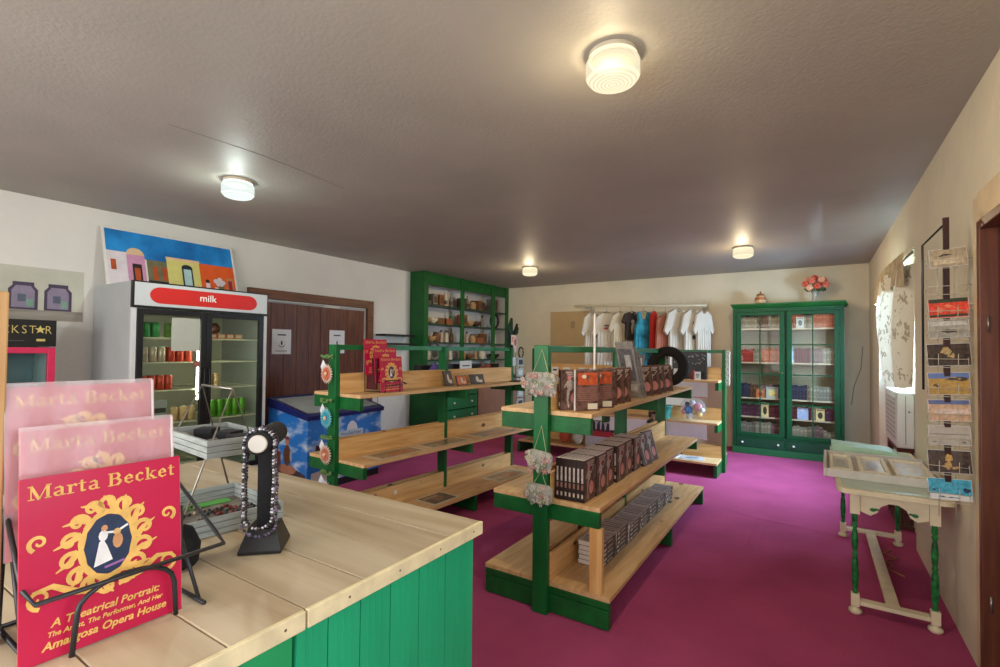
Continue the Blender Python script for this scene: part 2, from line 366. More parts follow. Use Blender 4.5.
def ceiling_lamp(x, y, label, shade, col, power, first=[None]):
    t = thing('ceiling_lamp', label, 'ceiling lamp', (x, y, H - 0.0005), 0, 'round ceiling lamps')
    b = MB(); b.lathe([(0.092, -0.03), (0.1, -0.028), (0.1, 0)], 28); b.build('lamp_base', M('lamp_base_metal', rgb(196, 184, 160), 0.5, 0.1), t)
    b = MB(); b.lathe([(0.09, -0.0335), (0.09, -0.0302)], 28); b.build('dimming_disc', M('dimming_black', rgb(40, 34, 28), 0.9, 0.05, spec=0.0), t)  # dark disc added inside the shade so the base looks less bright
    s = MB(); pr = [(0.101, -0.018), (0.103, -0.031)]
    for k in range(10): pr.append((0.109 + 0.002 * (k % 2), -0.036 - k * 0.0068))
    pr += [(0.106, -0.106), (0.096, -0.119), (0.08, -0.126), (0.06, -0.129), (0.03, -0.131), (0.004, -0.1315)]
    s.lathe(pr, 32, caps=False); s.build('lamp_shade', shade, t)
    l = bpy.data.lights.new('bulb', 'POINT'); l.energy = power; l.color = col; l.shadow_soft_size = 0.035
    o = bpy.data.objects.new('bulb', l); COL.objects.link(o); o.parent = t; o.location = (-0.012, -0.01, -0.100)
    return t
ceiling_lamp(-0.702, 1.935, 'large-looking white glass ceiling lamp nearest the viewer with swirled rings', SH_W, WARM, BULB)
ceiling_lamp(-3.60, 1.965, 'cool white ceiling lamp glowing above the milk refrigerator', SH_C, COOL, BULB * 0.8)
ceiling_lamp(-3.546, 6.303, 'small-looking warm ceiling lamp near the back wall beside the tall green hutch', SH_W, WARM, BULB)
ceiling_lamp(-0.698, 6.328, 'warm ceiling lamp at the back in front of the green glass bookcase', SH_W, WARM, BULB)

# ------------------------------------------------------------------ counter
t = thing('sales_counter', 'plank-topped counter with bright green board side in the left foreground', 'counter', (-0.86, 1.25, 0))
m = MB(); w = 0.155
for i in range(13):
    y1 = -i * w; m.box(-1.55, -0.012, y1 - w + 0.0032, y1, 0.888, 0.92 - 0.0008 * (i % 2))
m.build('countertop', ctop, t, bevel=0.002)
m = MB()
for (a, b) in ((-0.62, -0.002), (-1.30, -0.625), (-2.01, -1.305)): m.box(-0.0115, 0.0, a, b, 0.884, 0.9215)
for i in range(12): m.ell((0.0004, -0.05 - 0.155 * i, 0.904), UY, UZ, 0.003, 0.003, 8, 1)
m.build('edge_strip', [ctop_edge, M('nail_head', rgb(90, 70, 50), 0.5)], t, bevel=0.002)
m = MB(); ys = [-0.012, -0.147, -0.258, -0.363, -0.459, -0.549, -0.627]
for a, b in zip(ys, ys[1:]):
    m.box(-0.052, -0.03, b + 0.003, a, 0.0, 0.883)
    for q in (0.3, 0.5, 0.7): m.box(-0.0302, -0.0288, b + (a - b) * q, b + (a - b) * q + 0.003, 0.0, 0.883)
m.box(-0.058, -0.052, -0.63, -0.012, 0, 0.883, 1)
m.build('side_boards', [green_ctr, M('green_gap', rgb(8, 60, 40), 0.7)], t)
m = MB(); m.box(-0.052, -0.034, -2.0, -0.632, 0, 0.883); m.build('side_panel', M('counter_green_panel', rgb(34, 160, 96), 0.5, 0.1, 6), t)
m = MB(); m.box(-1.53, -0.06, -0.03, -0.012, 0, 0.883); m.box(-1.53, -1.51, -2.0, -0.032, 0, 0.883); m.build('back_panel', green_ctr, t)

# ------------------------------------------------------------------ large theatre booklets in a wire rack
crim = M('crimson_cover', rgb(186, 20, 66), 0.4, 0.06, 4, coat=0.08, spec=0.3)
gold = M('gold_print', rgb(226, 178, 96), 0.5, 0.18, 40)
goldl = M('pale_gold_print', rgb(236, 214, 170), 0.5, 0.1, 30)
oval = M('oval_blue', rgb(30, 44, 74), 0.45, 0.3, 30)
figw = M('dress_white', rgb(226, 222, 222), 0.6, 0.1, 60)
flesh = M('pale_brown_print', rgb(196, 140, 96), 0.6, 0.1, 60)
pages = M('page_edges', rgb(216, 206, 190), 0.7, 0.05, 40)
sleeve = M('glare_toned_sleeve', rgb(236, 214, 216), 0.28, 0.06, 12, 0.25, 9, coat=0.6, trans=0.62)  # pale pink glare put into the film's colour
def spiral(cx, cy, r, a0, turns, k=18, grow=0.12):
    return [(cx + r * (grow + (1 - grow) * i / k) * math.cos(a0 + turns * 2 * PI * i / k), cy + r * (grow + (1 - grow) * i / k) * math.sin(a0 + turns * 2 * PI * i / k)) for i in range(k + 1)]
SERIF = {  # strokes in a 0..1 em box: (x0, y0, x1, y1, width)
 'M': (0.95, [(.14, 0, .14, .7, .05), (.14, .7, .45, .0, .13), (.45, 0, .78, .7, .05), (.80, 0, .80, .7, .14), (.03, .02, .26, .02, .05), (.68, .02, .93, .02, .05), (.03, .68, .2, .68, .05), (.74, .68, .93, .68, .05)]),
 'B': (0.76, [(.18, 0, .18, .7, .14), (.05, .02, .5, .02, .05), (.05, .68, .46, .68, .05), (.46, .68, .58, .53, .12), (.58, .53, .46, .38, .12), (.2, .38, .5, .38, .05), (.48, .38, .64, .2, .13), (.64, .2, .48, .02, .13)]),
 'a': (0.58, [(.14, .42, .30, .48, .06), (.30, .48, .42, .4, .11), (.42, .42, .42, .03, .12), (.42, .28, .16, .2, .06), (.14, .22, .14, .08, .12), (.14, .06, .30, .02, .07), (.30, .02, .42, .12, .05), (.42, .03, .56, .03, .05)]),
 'r': (0.50, [(.18, 0, .18, .47, .13), (.05, .02, .34, .02, .05), (.05, .46, .2, .46, .05), (.2, .36, .34, .46, .06), (.36, .47, .46, .40, .11)]),
 't': (0.40, [(.18, .05, .18, .62, .12), (.04, .46, .36, .46, .05), (.18, .03, .34, .06, .07)]),
 'e': (0.55, [(.12, .36, .12, .12, .13), (.12, .36, .28, .48, .07), (.28, .48, .44, .34, .11), (.12, .27, .47, .27, .05), (.12, .12, .28, .01, .09), (.28, .01, .46, .10, .06)]),
 'c': (0.52, [(.12, .36, .12, .12, .13), (.12, .36, .28, .48, .08), (.28, .48, .42, .40, .09), (.12, .12, .28, .01, .09), (.28, .01, .44, .10, .06)]),
 'k': (0.66, [(.16, 0, .16, .70, .13), (.04, .02, .30, .02, .05), (.04, .69, .18, .69, .05), (.18, .2, .46, .46, .05), (.36, .46, .58, .46, .05), (.26, .28, .52, .02, .12), (.42, .02, .64, .02, .05)]),
 ' ': (0.34, [])}
def serif(mb, txt, size, cx, cy, o, mi):
    wd = sum(SERIF[c][0] for c in txt) * size; x = cx - wd / 2
    for c in txt:
        a, st = SERIF[c]
        for (x0, y0, x1, y1, w) in st:
            l = math.hypot(x1 - x0, y1 - y0) or 1; ex, ey = (x1 - x0) / l * 0.015, (y1 - y0) / l * 0.015
            mb.ribbon([(x + (x0 - ex) * size, cy + (y0 - ey) * size), (x + (x1 + ex) * size, cy + (y1 + ey) * size)], w * size, o, UY, UZ, mi)
        x += a * size
def booklet(hidden=False):
    """stands in its own frame: width along y, height along z, cover facing +x; base at the lower middle"""
    w, h, th = 0.24, 0.305, 0.006
    mb = MB(); mb.box(-th, 0, -w / 2, w / 2, 0, h, 0); mb.box(-th + 0.001, -0.001, w / 2, w / 2 + 0.0006, 0.002, h - 0.002, 3)
    e = 0.0006; o = Vector((e, 0, 0))
    serif(mb, 'Marta Becket', 0.0325, 0.0, h - 0.036, o, 1)
    cx, cy = 0.0, h * 0.545
    mb.ell((e, cx, cy), UY, UZ, 0.036, 0.053, 28, 2)
    ring = [(cx + 0.040 * math.cos(2 * PI * i / 36), cy + 0.058 * math.sin(2 * PI * i / 36)) for i in range(37)]
    mb.ribbon(ring, [0.007 + 0.004 * abs(math.sin(i * 1.05)) for i in range(37)], (e * 1.3, 0, 0), UY, UZ, 1)
    for k in range(14):       # scroll leaves round the oval
        a = 2 * PI * k / 14 + 0.2; sx, sy = cx + 0.057 * math.cos(a), cy + 0.074 * math.sin(a)
        sg = 1 if math.cos(a) > 0 else -1
        mb.ribbon(spiral(sx, sy, 0.017, a + 2.4 * sg, 1.15 * sg), [0.004 + 0.005 * i / 18 for i in range(19)], (e * 1.6, 0, 0), UY, UZ, 1)
        mb.ribbon([(cx + 0.043 * math.cos(a - .2), cy + 0.061 * math.sin(a - .2)), (cx + 0.056 * math.cos(a), cy + 0.08 * math.sin(a)), (cx + 0.078 * math.cos(a + .12), cy + 0.088 * math.sin(a + .12))], [0.012, 0.009, 0.002], (e * 1.8, 0, 0), UY, UZ, 1)
    for sg in (-1, 1):        # long side scrolls
        mb.ribbon(spiral(sg * 0.094, cy - 0.062, 0.017, PI / 2 - sg * 1.2, -1.3 * sg), [0.003 + 0.004 * i / 18 for i in range(19)], (e * 1.6, 0, 0), UY, UZ, 1)
        mb.ribbon([(sg * 0.015, cy - 0.078), (sg * 0.05, cy - 0.066), (sg * 0.078, cy - 0.047), (sg * 0.104, cy - 0.05)], [0.006, 0.012, 0.009, 0.004], (e * 1.7, 0, 0), UY, UZ, 1)
        mb.ribbon(spiral(sg * 0.096, cy + 0.03, 0.014, PI / 2 - sg * 1.4, -1.2 * sg), [0.003 + 0.004 * i / 18 for i in range(19)], (e * 1.6, 0, 0), UY, UZ, 1)
    f = e * 1.5              # dancer in a long white dress, partner behind
    mb.prism([(f, cx - 0.022, cy - 0.036), (f, cx + 0.006, cy - 0.03), (f, cx - 0.002, cy - 0.004), (f, cx - 0.008, cy + 0.010), (f, cx - 0.014, cy + 0.006)], (0.0003, 0, 0), 4)
    mb.ell((f, cx - 0.008, cy + 0.016), UY, UZ, 0.007, 0.010, 10, 4); mb.ell((f, cx - 0.006, cy + 0.029), UY, UZ, 0.005, 0.006, 10, 5)
    mb.ribbon([(cx - 0.006, cy + 0.021), (cx + 0.012, cy + 0.018), (cx + 0.03, cy + 0.027)], 0.004, (f, 0, 0), UY, UZ, 4)
    mb.ell((f, cx + 0.014, cy + 0.002), UY, UZ, 0.008, 0.014, 10, 5); mb.ell((f, cx + 0.013, cy + 0.018), UY, UZ, 0.006, 0.006, 10, 1)
    mb.ribbon([(cx - 0.006, cy - 0.041), (cx + 0.024, cy - 0.036)], 0.004, (f, 0, 0), UY, UZ, 6)
    mb.text('A Theatrical Portrait:', 0.0185, (e, 0, 0.052), UY, UZ, 1, 0.25, bold=0.0004)
    mb.text('The Artist, The Performer, And Her', 0.0115, (e, 0, 0.037), UY, UZ, 1, 0.25, bold=0.0003)
    mb.text('Amargosa Opera House', 0.0185, (e, 0, 0.017), UY, UZ, 1, 0.25, bold=0.0005)
    return mb
BM = [crim, gold, oval, pages, figw, flesh, M('violet_print', rgb(150, 96, 160), 0.6)]
bk = booklet()
specs = [((-1.079, 0.372, 0.9215), 0.085, 'crimson theatre booklet standing foremost in the wire rack', False),
         ((-1.125, 0.378, 0.995), 0.10, 'crimson booklet in a glare-toned plastic sleeve, middle tier of the wire rack', True),
         ((-1.180, 0.366, 1.070), 0.10, 'rearmost and highest booklet in a glare-toned plastic sleeve in the wire rack', True)]
me0 = None
for (loc, tilt, lab, slv) in specs:
    if me0 is None:
        o = bk.build('booklet', BM, None, loc, (0, -tilt, math.radians(-1.5))); me0 = o.data
    else:
        o = bpy.data.objects.new('booklet', me0); COL.objects.link(o); o.location = loc; o.rotation_euler = (0, -tilt, math.radians(-1.5))
    tag(o, lab, 'booklet', 'large booklets in the counter rack')
    if slv: o.scale = (1, 0.95 if loc[0] > -1.15 else 0.92, 1)
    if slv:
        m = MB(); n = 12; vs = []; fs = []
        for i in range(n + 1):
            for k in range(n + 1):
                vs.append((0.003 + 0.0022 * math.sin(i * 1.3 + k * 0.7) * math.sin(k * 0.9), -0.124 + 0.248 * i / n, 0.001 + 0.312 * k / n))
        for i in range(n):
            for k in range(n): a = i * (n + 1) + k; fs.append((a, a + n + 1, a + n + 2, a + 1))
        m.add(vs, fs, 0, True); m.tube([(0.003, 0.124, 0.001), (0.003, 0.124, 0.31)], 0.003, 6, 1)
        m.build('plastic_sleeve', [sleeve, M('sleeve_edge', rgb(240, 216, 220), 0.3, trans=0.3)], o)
t = thing('wire_booklet_rack', 'black wire rack holding the stepped crimson booklets on the counter', 'rack', (-1.055, 0.39, 0.9205))
m = MB(); R = 0.0045
arch = [(0, -0.078, R), (0, -0.072, 0.075)] + [(0, 0.002 - 0.074 * math.cos(a), 0.075 + 0.042 * math.sin(a)) for a in [PI * i / 10 for i in range(1, 10)]] + [(0, 0.078, 0.07), (0, 0.082, R)]
m.tube(arch, R, 8); m.build('front_hoop', blackm, t)
m = MB(); m.tube([(-0.15, -0.132, 0.24), (-0.04, -0.133, 0.125), (0.006, -0.128, 0.114), (0.006, 0.0, 0.115), (0.006, 0.17, 0.116), (-0.03, 0.172, 0.13), (-0.19, 0.165, 0.215)], 0.004, 8); m.build('front_rail', blackm, t)
m = MB(); m.tube([(-0.055, -0.115, 0.24), (-0.055, -0.115, 0.07), (-0.055, -0.05, 0.062), (-0.055, 0.10, 0.062), (-0.05, 0.11, 0.07), (-0.05, 0.11, 0.2)], 0.004, 8); m.tube([(-0.11, -0.12, 0.36), (-0.11, -0.12, 0.142), (-0.11, 0.09, 0.142), (-0.11, 0.09, 0.22)], 0.004, 8)
m.build('tier_wires', blackm, t)
m = MB()
for y, xa in ((-0.122, -0.05), (0.135, 0.0)): m.tube([(xa, y, R), (-0.22, y, R), (-0.20, y, 0.2), (-0.165, y, 0.33)], 0.0045, 8); m.tube([(-0.17, y, 0.2), (xa - 0.02, y, R)], 0.004, 8)
m.tube([(-0.22, -0.125, R), (-0.22, 0.135, R)], 0.0045, 8); m.tube([(-0.165, -0.125, 0.33), (-0.165, 0.135, 0.33)], 0.004, 8)
m.build('side_frame', blackm, t)
m = MB(); m.box(-0.02, 0.02, -0.035, 0.026, 0, 0.625)
tag(m.build('timber_post', wood('post_timber', rgb(176, 132, 84), rgb(204, 164, 112), 'Z', 0.55, 3), None, (-1.225, 0.229, 0.9205), bevel=0.003), 'light timber post rising from the counter at the extreme left edge', 'post')

# ------------------------------------------------------------------ black T-bar with necklaces
vel = M('black_velvet', rgb(24, 24, 27), 0.8, 0.2, 60, 0.1, 200)
ax = Vector((-0.70, 0.714, 0)); TB = Vector((-1.232, 0.765, 0.9205))
t = thing('jewellery_stand', 'black T-bar necklace stand with a pale round bar end on the counter', 'jewellery stand', TB, math.atan2(ax.y, ax.x))
m = MB(); b = [(-0.055, -0.052), (0.055, -0.052), (0.055, 0.052), (-0.055, 0.052)]; tp = [(-0.034, -0.034), (0.034, -0.034), (0.034, 0.034), (-0.034, 0.034)]
vs = [(x, y, 0) for x, y in b] + [(x, y, 0.008) for x, y in b] + [(x, y, 0.062) for x, y in tp]
m.add(vs, [(3, 2, 1, 0), (8, 9, 10, 11)] + [(i, (i + 1) % 4, 4 + (i + 1) % 4, 4 + i) for i in range(4)] + [(4 + i, 4 + (i + 1) % 4, 8 + (i + 1) % 4, 8 + i) for i in range(4)]); m.build('base', black, t, bevel=0.002)
m = MB(); m.box(-0.017, 0.017, -0.017, 0.017, 0.0625, 0.262); m.build('post', vel, t)
X = Matrix.Rotation(PI / 2, 4, 'Y'); 
m = MB(); m.lathe([(0.024, -0.085), (0.030, -0.08), (0.030, 0.10), (0.024, 0.105)], 20, (0, 0, 0), 0, Matrix.Translation((0, 0, 0.288)) @ X); m.build('bar', vel, t)
m = MB(); m.lathe([(0.0225, 0), (0.0225, 0.003), (0.020, 0.005)], 20, (0, 0, 0), 0, Matrix.Translation((-0.0855, 0, 0.288)) @ Matrix.Rotation(-PI / 2, 4, 'Y')); m.build('end_cap', M('brushed_end_cap', rgb(196, 190, 182), 0.4, 0.05), t)
beadm = [M('purple_grey_beads', rgb(96, 84, 112), 0.25, 0.4, 90, coat=0.4), M('black_beads', rgb(28, 26, 32), 0.2, 0.3, 60, coat=0.5), M('silver_beads', rgb(178, 176, 186), 0.25, 0.3, 80, metal=0.7)]
for k, (xx, dr, wd, bm, lab) in enumerate([(-0.074, 0.215, 0.034, beadm[2], 'silvery beaded necklace hanging foremost on the black T-bar'), (-0.060, 0.24, 0.041, beadm[0], 'purple-grey double beaded necklace hanging second on the black T-bar'), (-0.044, 0.225, 0.037, beadm[1], 'black beaded necklace hanging third on the black T-bar')]):
    m = MB(); pts = []; n = 26
    for i in range(13): a = PI * (i / 12.0); pts.append((0, 0.0355 * math.cos(a), 0.0355 * math.sin(a)))
    for i in range(1, n): q = i / n; pts.append((-0.004 * math.sin(q * 9), -0.0355 - (wd - 0.0355) * q, -dr * 0.86 * q))
    for i in range(9): a = PI + PI * i / 8; pts.append((0, wd * math.cos(a), -dr * 0.86 + (dr * 0.14) * math.sin(a)))
    for i in range(1, n): q = 1 - i / n; pts.append((0.004 * math.sin(q * 9), 0.0355 + (wd - 0.0355) * q, -dr * 0.86 * q))
    L_ = [0]
    for a, b in zip(pts, pts[1:]): L_.append(L_[-1] + (Vector(b) - Vector(a)).length)
    d = 0; i = 0; c = 0
    while d < L_[-1]:
        while L_[i + 1] < d: i += 1
        q = (d - L_[i]) / max(1e-6, L_[i + 1] - L_[i]); p = Vector(pts[i]).lerp(Vector(pts[i + 1]), q); r = 0.0042 if c % 7 else 0.0058
        m.sph(p, r, n=6, mi=0 if c % 3 else 1); d += 0.0082; c += 1
    wpos = Matrix.Rotation(math.atan2(ax.y, ax.x), 4, 'Z') @ Vector((xx, 0, 0.288)) + TB
    tag(m.build('necklace', [bm, beadm[1]], None, wpos, (0, 0, math.atan2(ax.y, ax.x))), lab, 'necklace', 'necklaces on the black T-bar')

# ------------------------------------------------------------------ two-tier corrugated tray stand
galv = M('whitewashed_slats', rgb(146, 152, 150), 0.55, 0.22, 20, 0.1, 60, stretch=(1, 0.3, 3))
galvd = M('dark_weathered_slats', rgb(96, 92, 86), 0.55, 0.3, 20, 0.1, 60)
t = thing('tiered_tray_stand', 'two-tier slatted tray stand with wire A-frames on the counter', 'tray stand', (-1.585, 0.79, 0.9205), math.radians(-6))
def tray(x0, x1, y0, y1, z0, h, name, mats):
    m = MB(); th = 0.009; m.box(x0 + th, x1 - th, y0 + th, y1 - th, z0, z0 + 0.006, 1)
    for k in range(3):
        za, zb = z0 + h * k / 3, z0 + h * (k + 0.9) / 3
        m.box(x1 - th, x1, y0, y1, za, zb); m.box(x0, x0 + th, y0, y1, za, zb); m.box(x0 + th, x1 - th, y0, y0 + th, za, zb); m.box(x0 + th, x1 - th, y1 - th, y1, za, zb)
    m.build(name, mats, t, bevel=0.001)
tray(-0.165, 0.175, -0.30, 0.155, 0.001, 0.052, 'lower_tray', [galv, M('tray_floor', rgb(120, 112, 100), 0.7, 0.3, 30)])
tray(-0.175, 0.165, -0.065, 0.13, 0.215, 0.052, 'upper_tray', [galv, galvd])
for nm, xx in (('front_frame', 0.183), ('rear_frame', -0.183)):
    m = MB(); m.tube([(xx, -0.14, 0.03), (xx * 0.62, 0.02, 0.405), (xx, 0.14, 0.03)], 0.0035, 8); m.build(nm, steelwire, t)
m = MB(); m.tube([(0.183 * 0.62, 0.02, 0.405), (-0.183 * 0.62, 0.02, 0.405)], 0.0035, 8); m.build('top_bar', steelwire, t)
rnd = random.Random(4)
def lump(name, pts, r, mats, label, cat, group, loc, rz=0):
    m = MB()
    for i, p in enumerate(pts): m.sph(p, r * rnd.uniform(.8, 1.2), n=6, mi=i % len(mats))
    return tag(m.build(name, mats, None, loc, (0, 0, rz)), label, cat, group)
base = Vector((-1.585, 0.79, 0.9285))
for k, (cx, cy, col, lab) in enumerate([(0.09, -0.06, rgb(72, 60, 52), 'dark brown coiled bead bracelet in the lower slatted tray'), (0.02, 0.05, rgb(120, 40, 40), 'dark red coiled bead bracelet in the lower slatted tray'), (0.10, 0.07, rgb(70, 82, 66), 'mossy coiled bead bracelet in the lower slatted tray'), (-0.06, -0.02, rgb(150, 132, 110), 'tan coiled bead bracelet in the lower slatted tray'), (0.03, -0.15, rgb(180, 52, 40), 'bright red coiled bead bracelet in the lower slatted tray')]):
    pts = [((0.03 + 0.012 * math.sin(3 * a)) * math.cos(a), (0.04 + 0.012 * math.cos(2 * a)) * math.sin(a), 0.006 + 0.003 * math.sin(5 * a)) for a in [2 * PI * i / 26 for i in range(26)]]
    lump('bracelet', pts, 0.0055, [M('bracelet_bead_%d' % k, col, 0.35, 0.3, 60), M('bead_dark', rgb(50, 42, 38), 0.4)], lab, 'bracelet', 'bracelets in the lower tray', base + Vector((cx, cy, 0.0)))
m = MB(); m.box(-0.02, 0.02, -0.2, 0.10, 0, 0.004); tag(m.build('green_felt_strip', M('green_felt', rgb(92, 168, 84), 0.9, 0.1), None, base + Vector((-0.11, 0.02, 0.0005)), (0, 0, math.radians(-6))), 'narrow bright green strip lying in the lower slatted tray', 'felt strip')
for k, (cx, cy, rz, lab) in enumerate([(0.06, -0.05, 0.4, 'grey folded card lying foremost in the upper slatted tray'), (-0.03, 0.03, -0.3, 'dark folded card lying in the middle of the upper slatted tray'), (-0.1, -0.04, 0.9, 'pale folded card at the back of the upper slatted tray')]):
    m = MB(); m.prism([(-0.04, 0, 0), (0, 0, 0.028), (0.04, 0, 0), (0.036, 0, 0), (0, 0, 0.024), (-0.036, 0, 0)], (0, 0.06, 0))
    tag(m.build('folded_card', M('card_grey_%d' % k, [rgb(120, 116, 112), rgb(58, 58, 62), rgb(188, 184, 178)][k], 0.6, 0.2, 40), None, Vector((-1.585, 0.79, 0.9205 + 0.2235)) + Vector((cx, cy, 0)), (0, 0, rz)), lab, 'card', 'folded cards in the upper tray')
for k, (cx, cy, lab) in enumerate([(0.12, 0.06, 'black ring box at the right front of the upper slatted tray'), (0.02, 0.085, 'black ring box behind another in the upper slatted tray'), (-0.09, 0.07, 'black ring box at the right rear of the upper slatted tray')]):
    m = MB(); m.box(-.028, .028, -.025, .025, 0, .024); m.box(-.029, .029, -.026, .026, .0245, .042); m.sph((0.03, 0, .024), .004, n=6, mi=1)
    tag(m.build('ring_box', [vel, M('brass_stud', rgb(190, 150, 90), 0.3, metal=.8)], None, Vector((-1.585, 0.79, 1.144)) + Vector((cx, cy - .03, 0.0)), (0, 0, 0.3 * k), bevel=.002), lab, 'ring box', 'ring boxes in the upper tray')
for k, (cx, cy) in enumerate([(0.13, 0.0), (0.05, 0.10), (-0.02, -0.10), (0.12, -0.12), (0.0, 0.02), (0.14, 0.11)]):
    pts = [(0.05 * (i / 22 - .5) + .01 * math.sin(i * .9 + k), .028 * math.sin(i * .55 + k), .006 + .004 * (i % 2)) for i in range(23)]
    lump('necklace', pts, .0045, [M('tangle_%d' % k, [rgb(90, 86, 90), rgb(46, 40, 44), rgb(150, 140, 130), rgb(70, 54, 48), rgb(40, 60, 64), rgb(120, 40, 44)][k], 0.3, 0.3, 80, coat=.3), M('tangle_dark', rgb(36, 34, 36), 0.3)], 'tangled %s necklace strand in the lower slatted tray' % ['grey', 'near-black', 'pale', 'brown', 'blue-black', 'wine-red'][k], 'necklace', 'tangled necklaces in the lower tray', base + Vector((cx, cy, 0)), k * .8)
# dark velvet pouch and chain just behind the booklets
m = MB(); m.lathe([(0.02, 0), (0.055, 0.006), (0.06, 0.05), (0.045, 0.085), (0.018, 0.10), (0.026, 0.118)], 12); m.tube([(0.02 * math.cos(a), 0.02 * math.sin(a), 0.10) for a in [2 * PI * i / 12 for i in range(12)]], 0.004, 6, 1, True)
tag(m.build('velvet_pouch', [vel, M('gold_cord', rgb(190, 150, 90), 0.4)], None, (-1.30, 0.57, 0.9208)), 'dark drawstring pouch with a gold cord beside the slatted tray stand', 'pouch')

# ------------------------------------------------------------------ milk refrigerator
FX, FY0, FY1, FH = -4.60, 1.68, 2.83, 1.985
t = thing('milk_refrigerator', 'two-door glass refrigerator with a red milk sign against the left wall', 'refrigerator', (FX, (FY0 + FY1) / 2, 0))
hw = (FY1 - FY0) / 2; dp = 0.80
m = MB(); m.box(-dp, -0.03, -hw, -hw + 0.04, 0.06, FH); m.box(-dp, -0.03, hw - 0.04, hw, 0.06, FH); m.box(-dp, -dp + 0.03, -hw + 0.04, hw - 0.04, 0.06, FH); m.box(-dp + 0.03, -0.03, -hw + 0.04, hw - 0.04, FH - 0.05, FH); m.box(-dp + 0.03, -0.03, -hw + 0.04, hw - 0.04, 0.06, 0.32)
m.build('cabinet', M('grey_fridge_shell', rgb(176, 180, 180), 0.5, 0.05, 4), t, bevel=0.006)
m = MB(); m.box(-dp + 0.031, -dp + 0.04, -hw + 0.041, hw - 0.041, 0.321, FH - 0.051); m.build('liner', M('fridge_liner', rgb(206, 206, 190), 0.5, 0.03), t)
m = MB()
for y in (-hw + 0.06, hw - 0.06):
    for x in (-0.12, -dp + 0.12): m = MB(); m.lathe([(0.03, 0), (0.03, 0.0595)], 10, (x, y, 0)); m.build('foot', black, t)
m = MB(); m.box(-0.03, 0.0, -hw, -hw + 0.035, 0.06, 1.765); m.box(-0.03, 0.0, hw - 0.035, hw, 0.06, 1.765); m.box(-0.03, 0, -hw + 0.035, hw - 0.035, 0.06, 0.30); m.build('front_frame', M('fridge_front', rgb(206, 208, 208), 0.45, 0.03), t, bevel=0.003)
m = MB(); m.box(-0.03, 0.012, -hw, hw, 1.768, FH, 0); m.box(0.012, 0.016, -hw + 0.012, hw - 0.012, 1.785, FH - 0.012, 1)
pts = [(0.0162, (hw - 0.20) * s + 0.082 * math.cos(a), 1.877 + 0.068 * math.sin(a)) for s, rng in ((1, [-PI / 2 + PI * i / 12 for i in range(13)]), (-1, [PI / 2 + PI * i / 12 for i in range(13)])) for a in rng]
m.prism(pts, (0.002, 0, 0), 2)
m.text('milk', 0.085, (0.0186, 0.0, 1.857), UY, UZ, 3, 0, bold=0.001)
m.build('sign_panel', [black, M('sign_ground', rgb(200, 204, 206), 0.4, 0.02), M('sign_red', rgb(206, 40, 36), 0.4, 0.06, 5), M('sign_white', rgb(238, 236, 230), 0.4)], t)
dm = black
for k, (ya, yb) in enumerate(((-hw + 0.037, -0.002), (0.002, hw - 0.037))):
    m = MB(); w = 0.045; x0, x1 = -0.028, 0.008; z0, z1 = 0.305, 1.762
    m.box(x0, x1, ya, ya + w, z0, z1); m.box(x0, x1, yb - w, yb, z0, z1); m.box(x0, x1, ya + w, yb - w, z0, z0 + w); m.box(x0, x1, ya + w, yb - w, z1 - w, z1)
    d = m.build('door', dm, t, bevel=0.003)
    m = MB(); m.box(-0.014, -0.010, ya + w, yb - w, z0 + w, z1 - w); m.build('pane', glass('fridge_glass', (0.88, 0.92, 0.84)), d)
    m = MB(); yy = yb - 0.02 if k == 0 else ya + 0.02; m.tube([(0.008, yy, 0.95), (0.03, yy, 0.97), (0.03, yy, 1.25), (0.008, yy, 1.27)], 0.006, 8); m.build('handle', black, d)
SHZ = [0.44, 0.80, 1.08, 1.32, 1.53]
for z in SHZ:
    m = MB()
    for i in range(9): m.box(-dp + 0.05, -0.06, -hw + 0.06 + i * (2 * hw - 0.14) / 8, -hw + 0.066 + i * (2 * hw - 0.14) / 8, z - 0.008, z - 0.001)
    m.box(-0.064, -0.056, -hw + 0.045, hw - 0.045, z - 0.012, z - 0.0012); m.box(-dp + 0.05, -dp + 0.058, -hw + 0.045, hw - 0.045, z - 0.012, z - 0.0012)
    m.build('wire_shelf', M('cream_wire', rgb(226, 224, 206), 0.4), t)
m = MB(); m.tube([(-0.045, -0.045, 0.98), (-0.045, -0.045, 1.68)], 0.011, 10); m.build('light_tube', M('tube_light', rgb(255, 250, 220), 0.5, 0, emit=16, ecol=(1, 0.97, 0.84)), t)
m2_ = MB(); m2_.box(-0.009, -0.0078, -0.28, -0.052, 1.415, 1.70); 
for i in range(6): m2_.rect((-0.0074, -0.166, 1.66 - i * 0.035), UY, UZ, 0.06 - 0.012 * (i % 3), 0.003, 1)
tag(m2_.build('price_notice', [M('notice_paper', rgb(180, 182, 170), 0.7, 0.02), M('notice_print', rgb(176, 178, 172), 0.7)], None, (FX, (FY0 + FY1) / 2, 0)), 'white paper notice taped inside the left refrigerator door', 'notice')
m = MB(); m.lathe([(0.03, 0), (0.03, 0.004)], 18, (0, 0, 0), 0, Matrix.Rotation(PI / 2, 4, 'Y')); tag(m.build('round_sticker', M('brown_sticker', rgb(150, 96, 84), 0.5, 0.3, 40), None, (FX - 0.0095, (FY0 + FY1) / 2 - 0.075, 1.30)), 'small round brown sticker on the left refrigerator door', 'sticker')
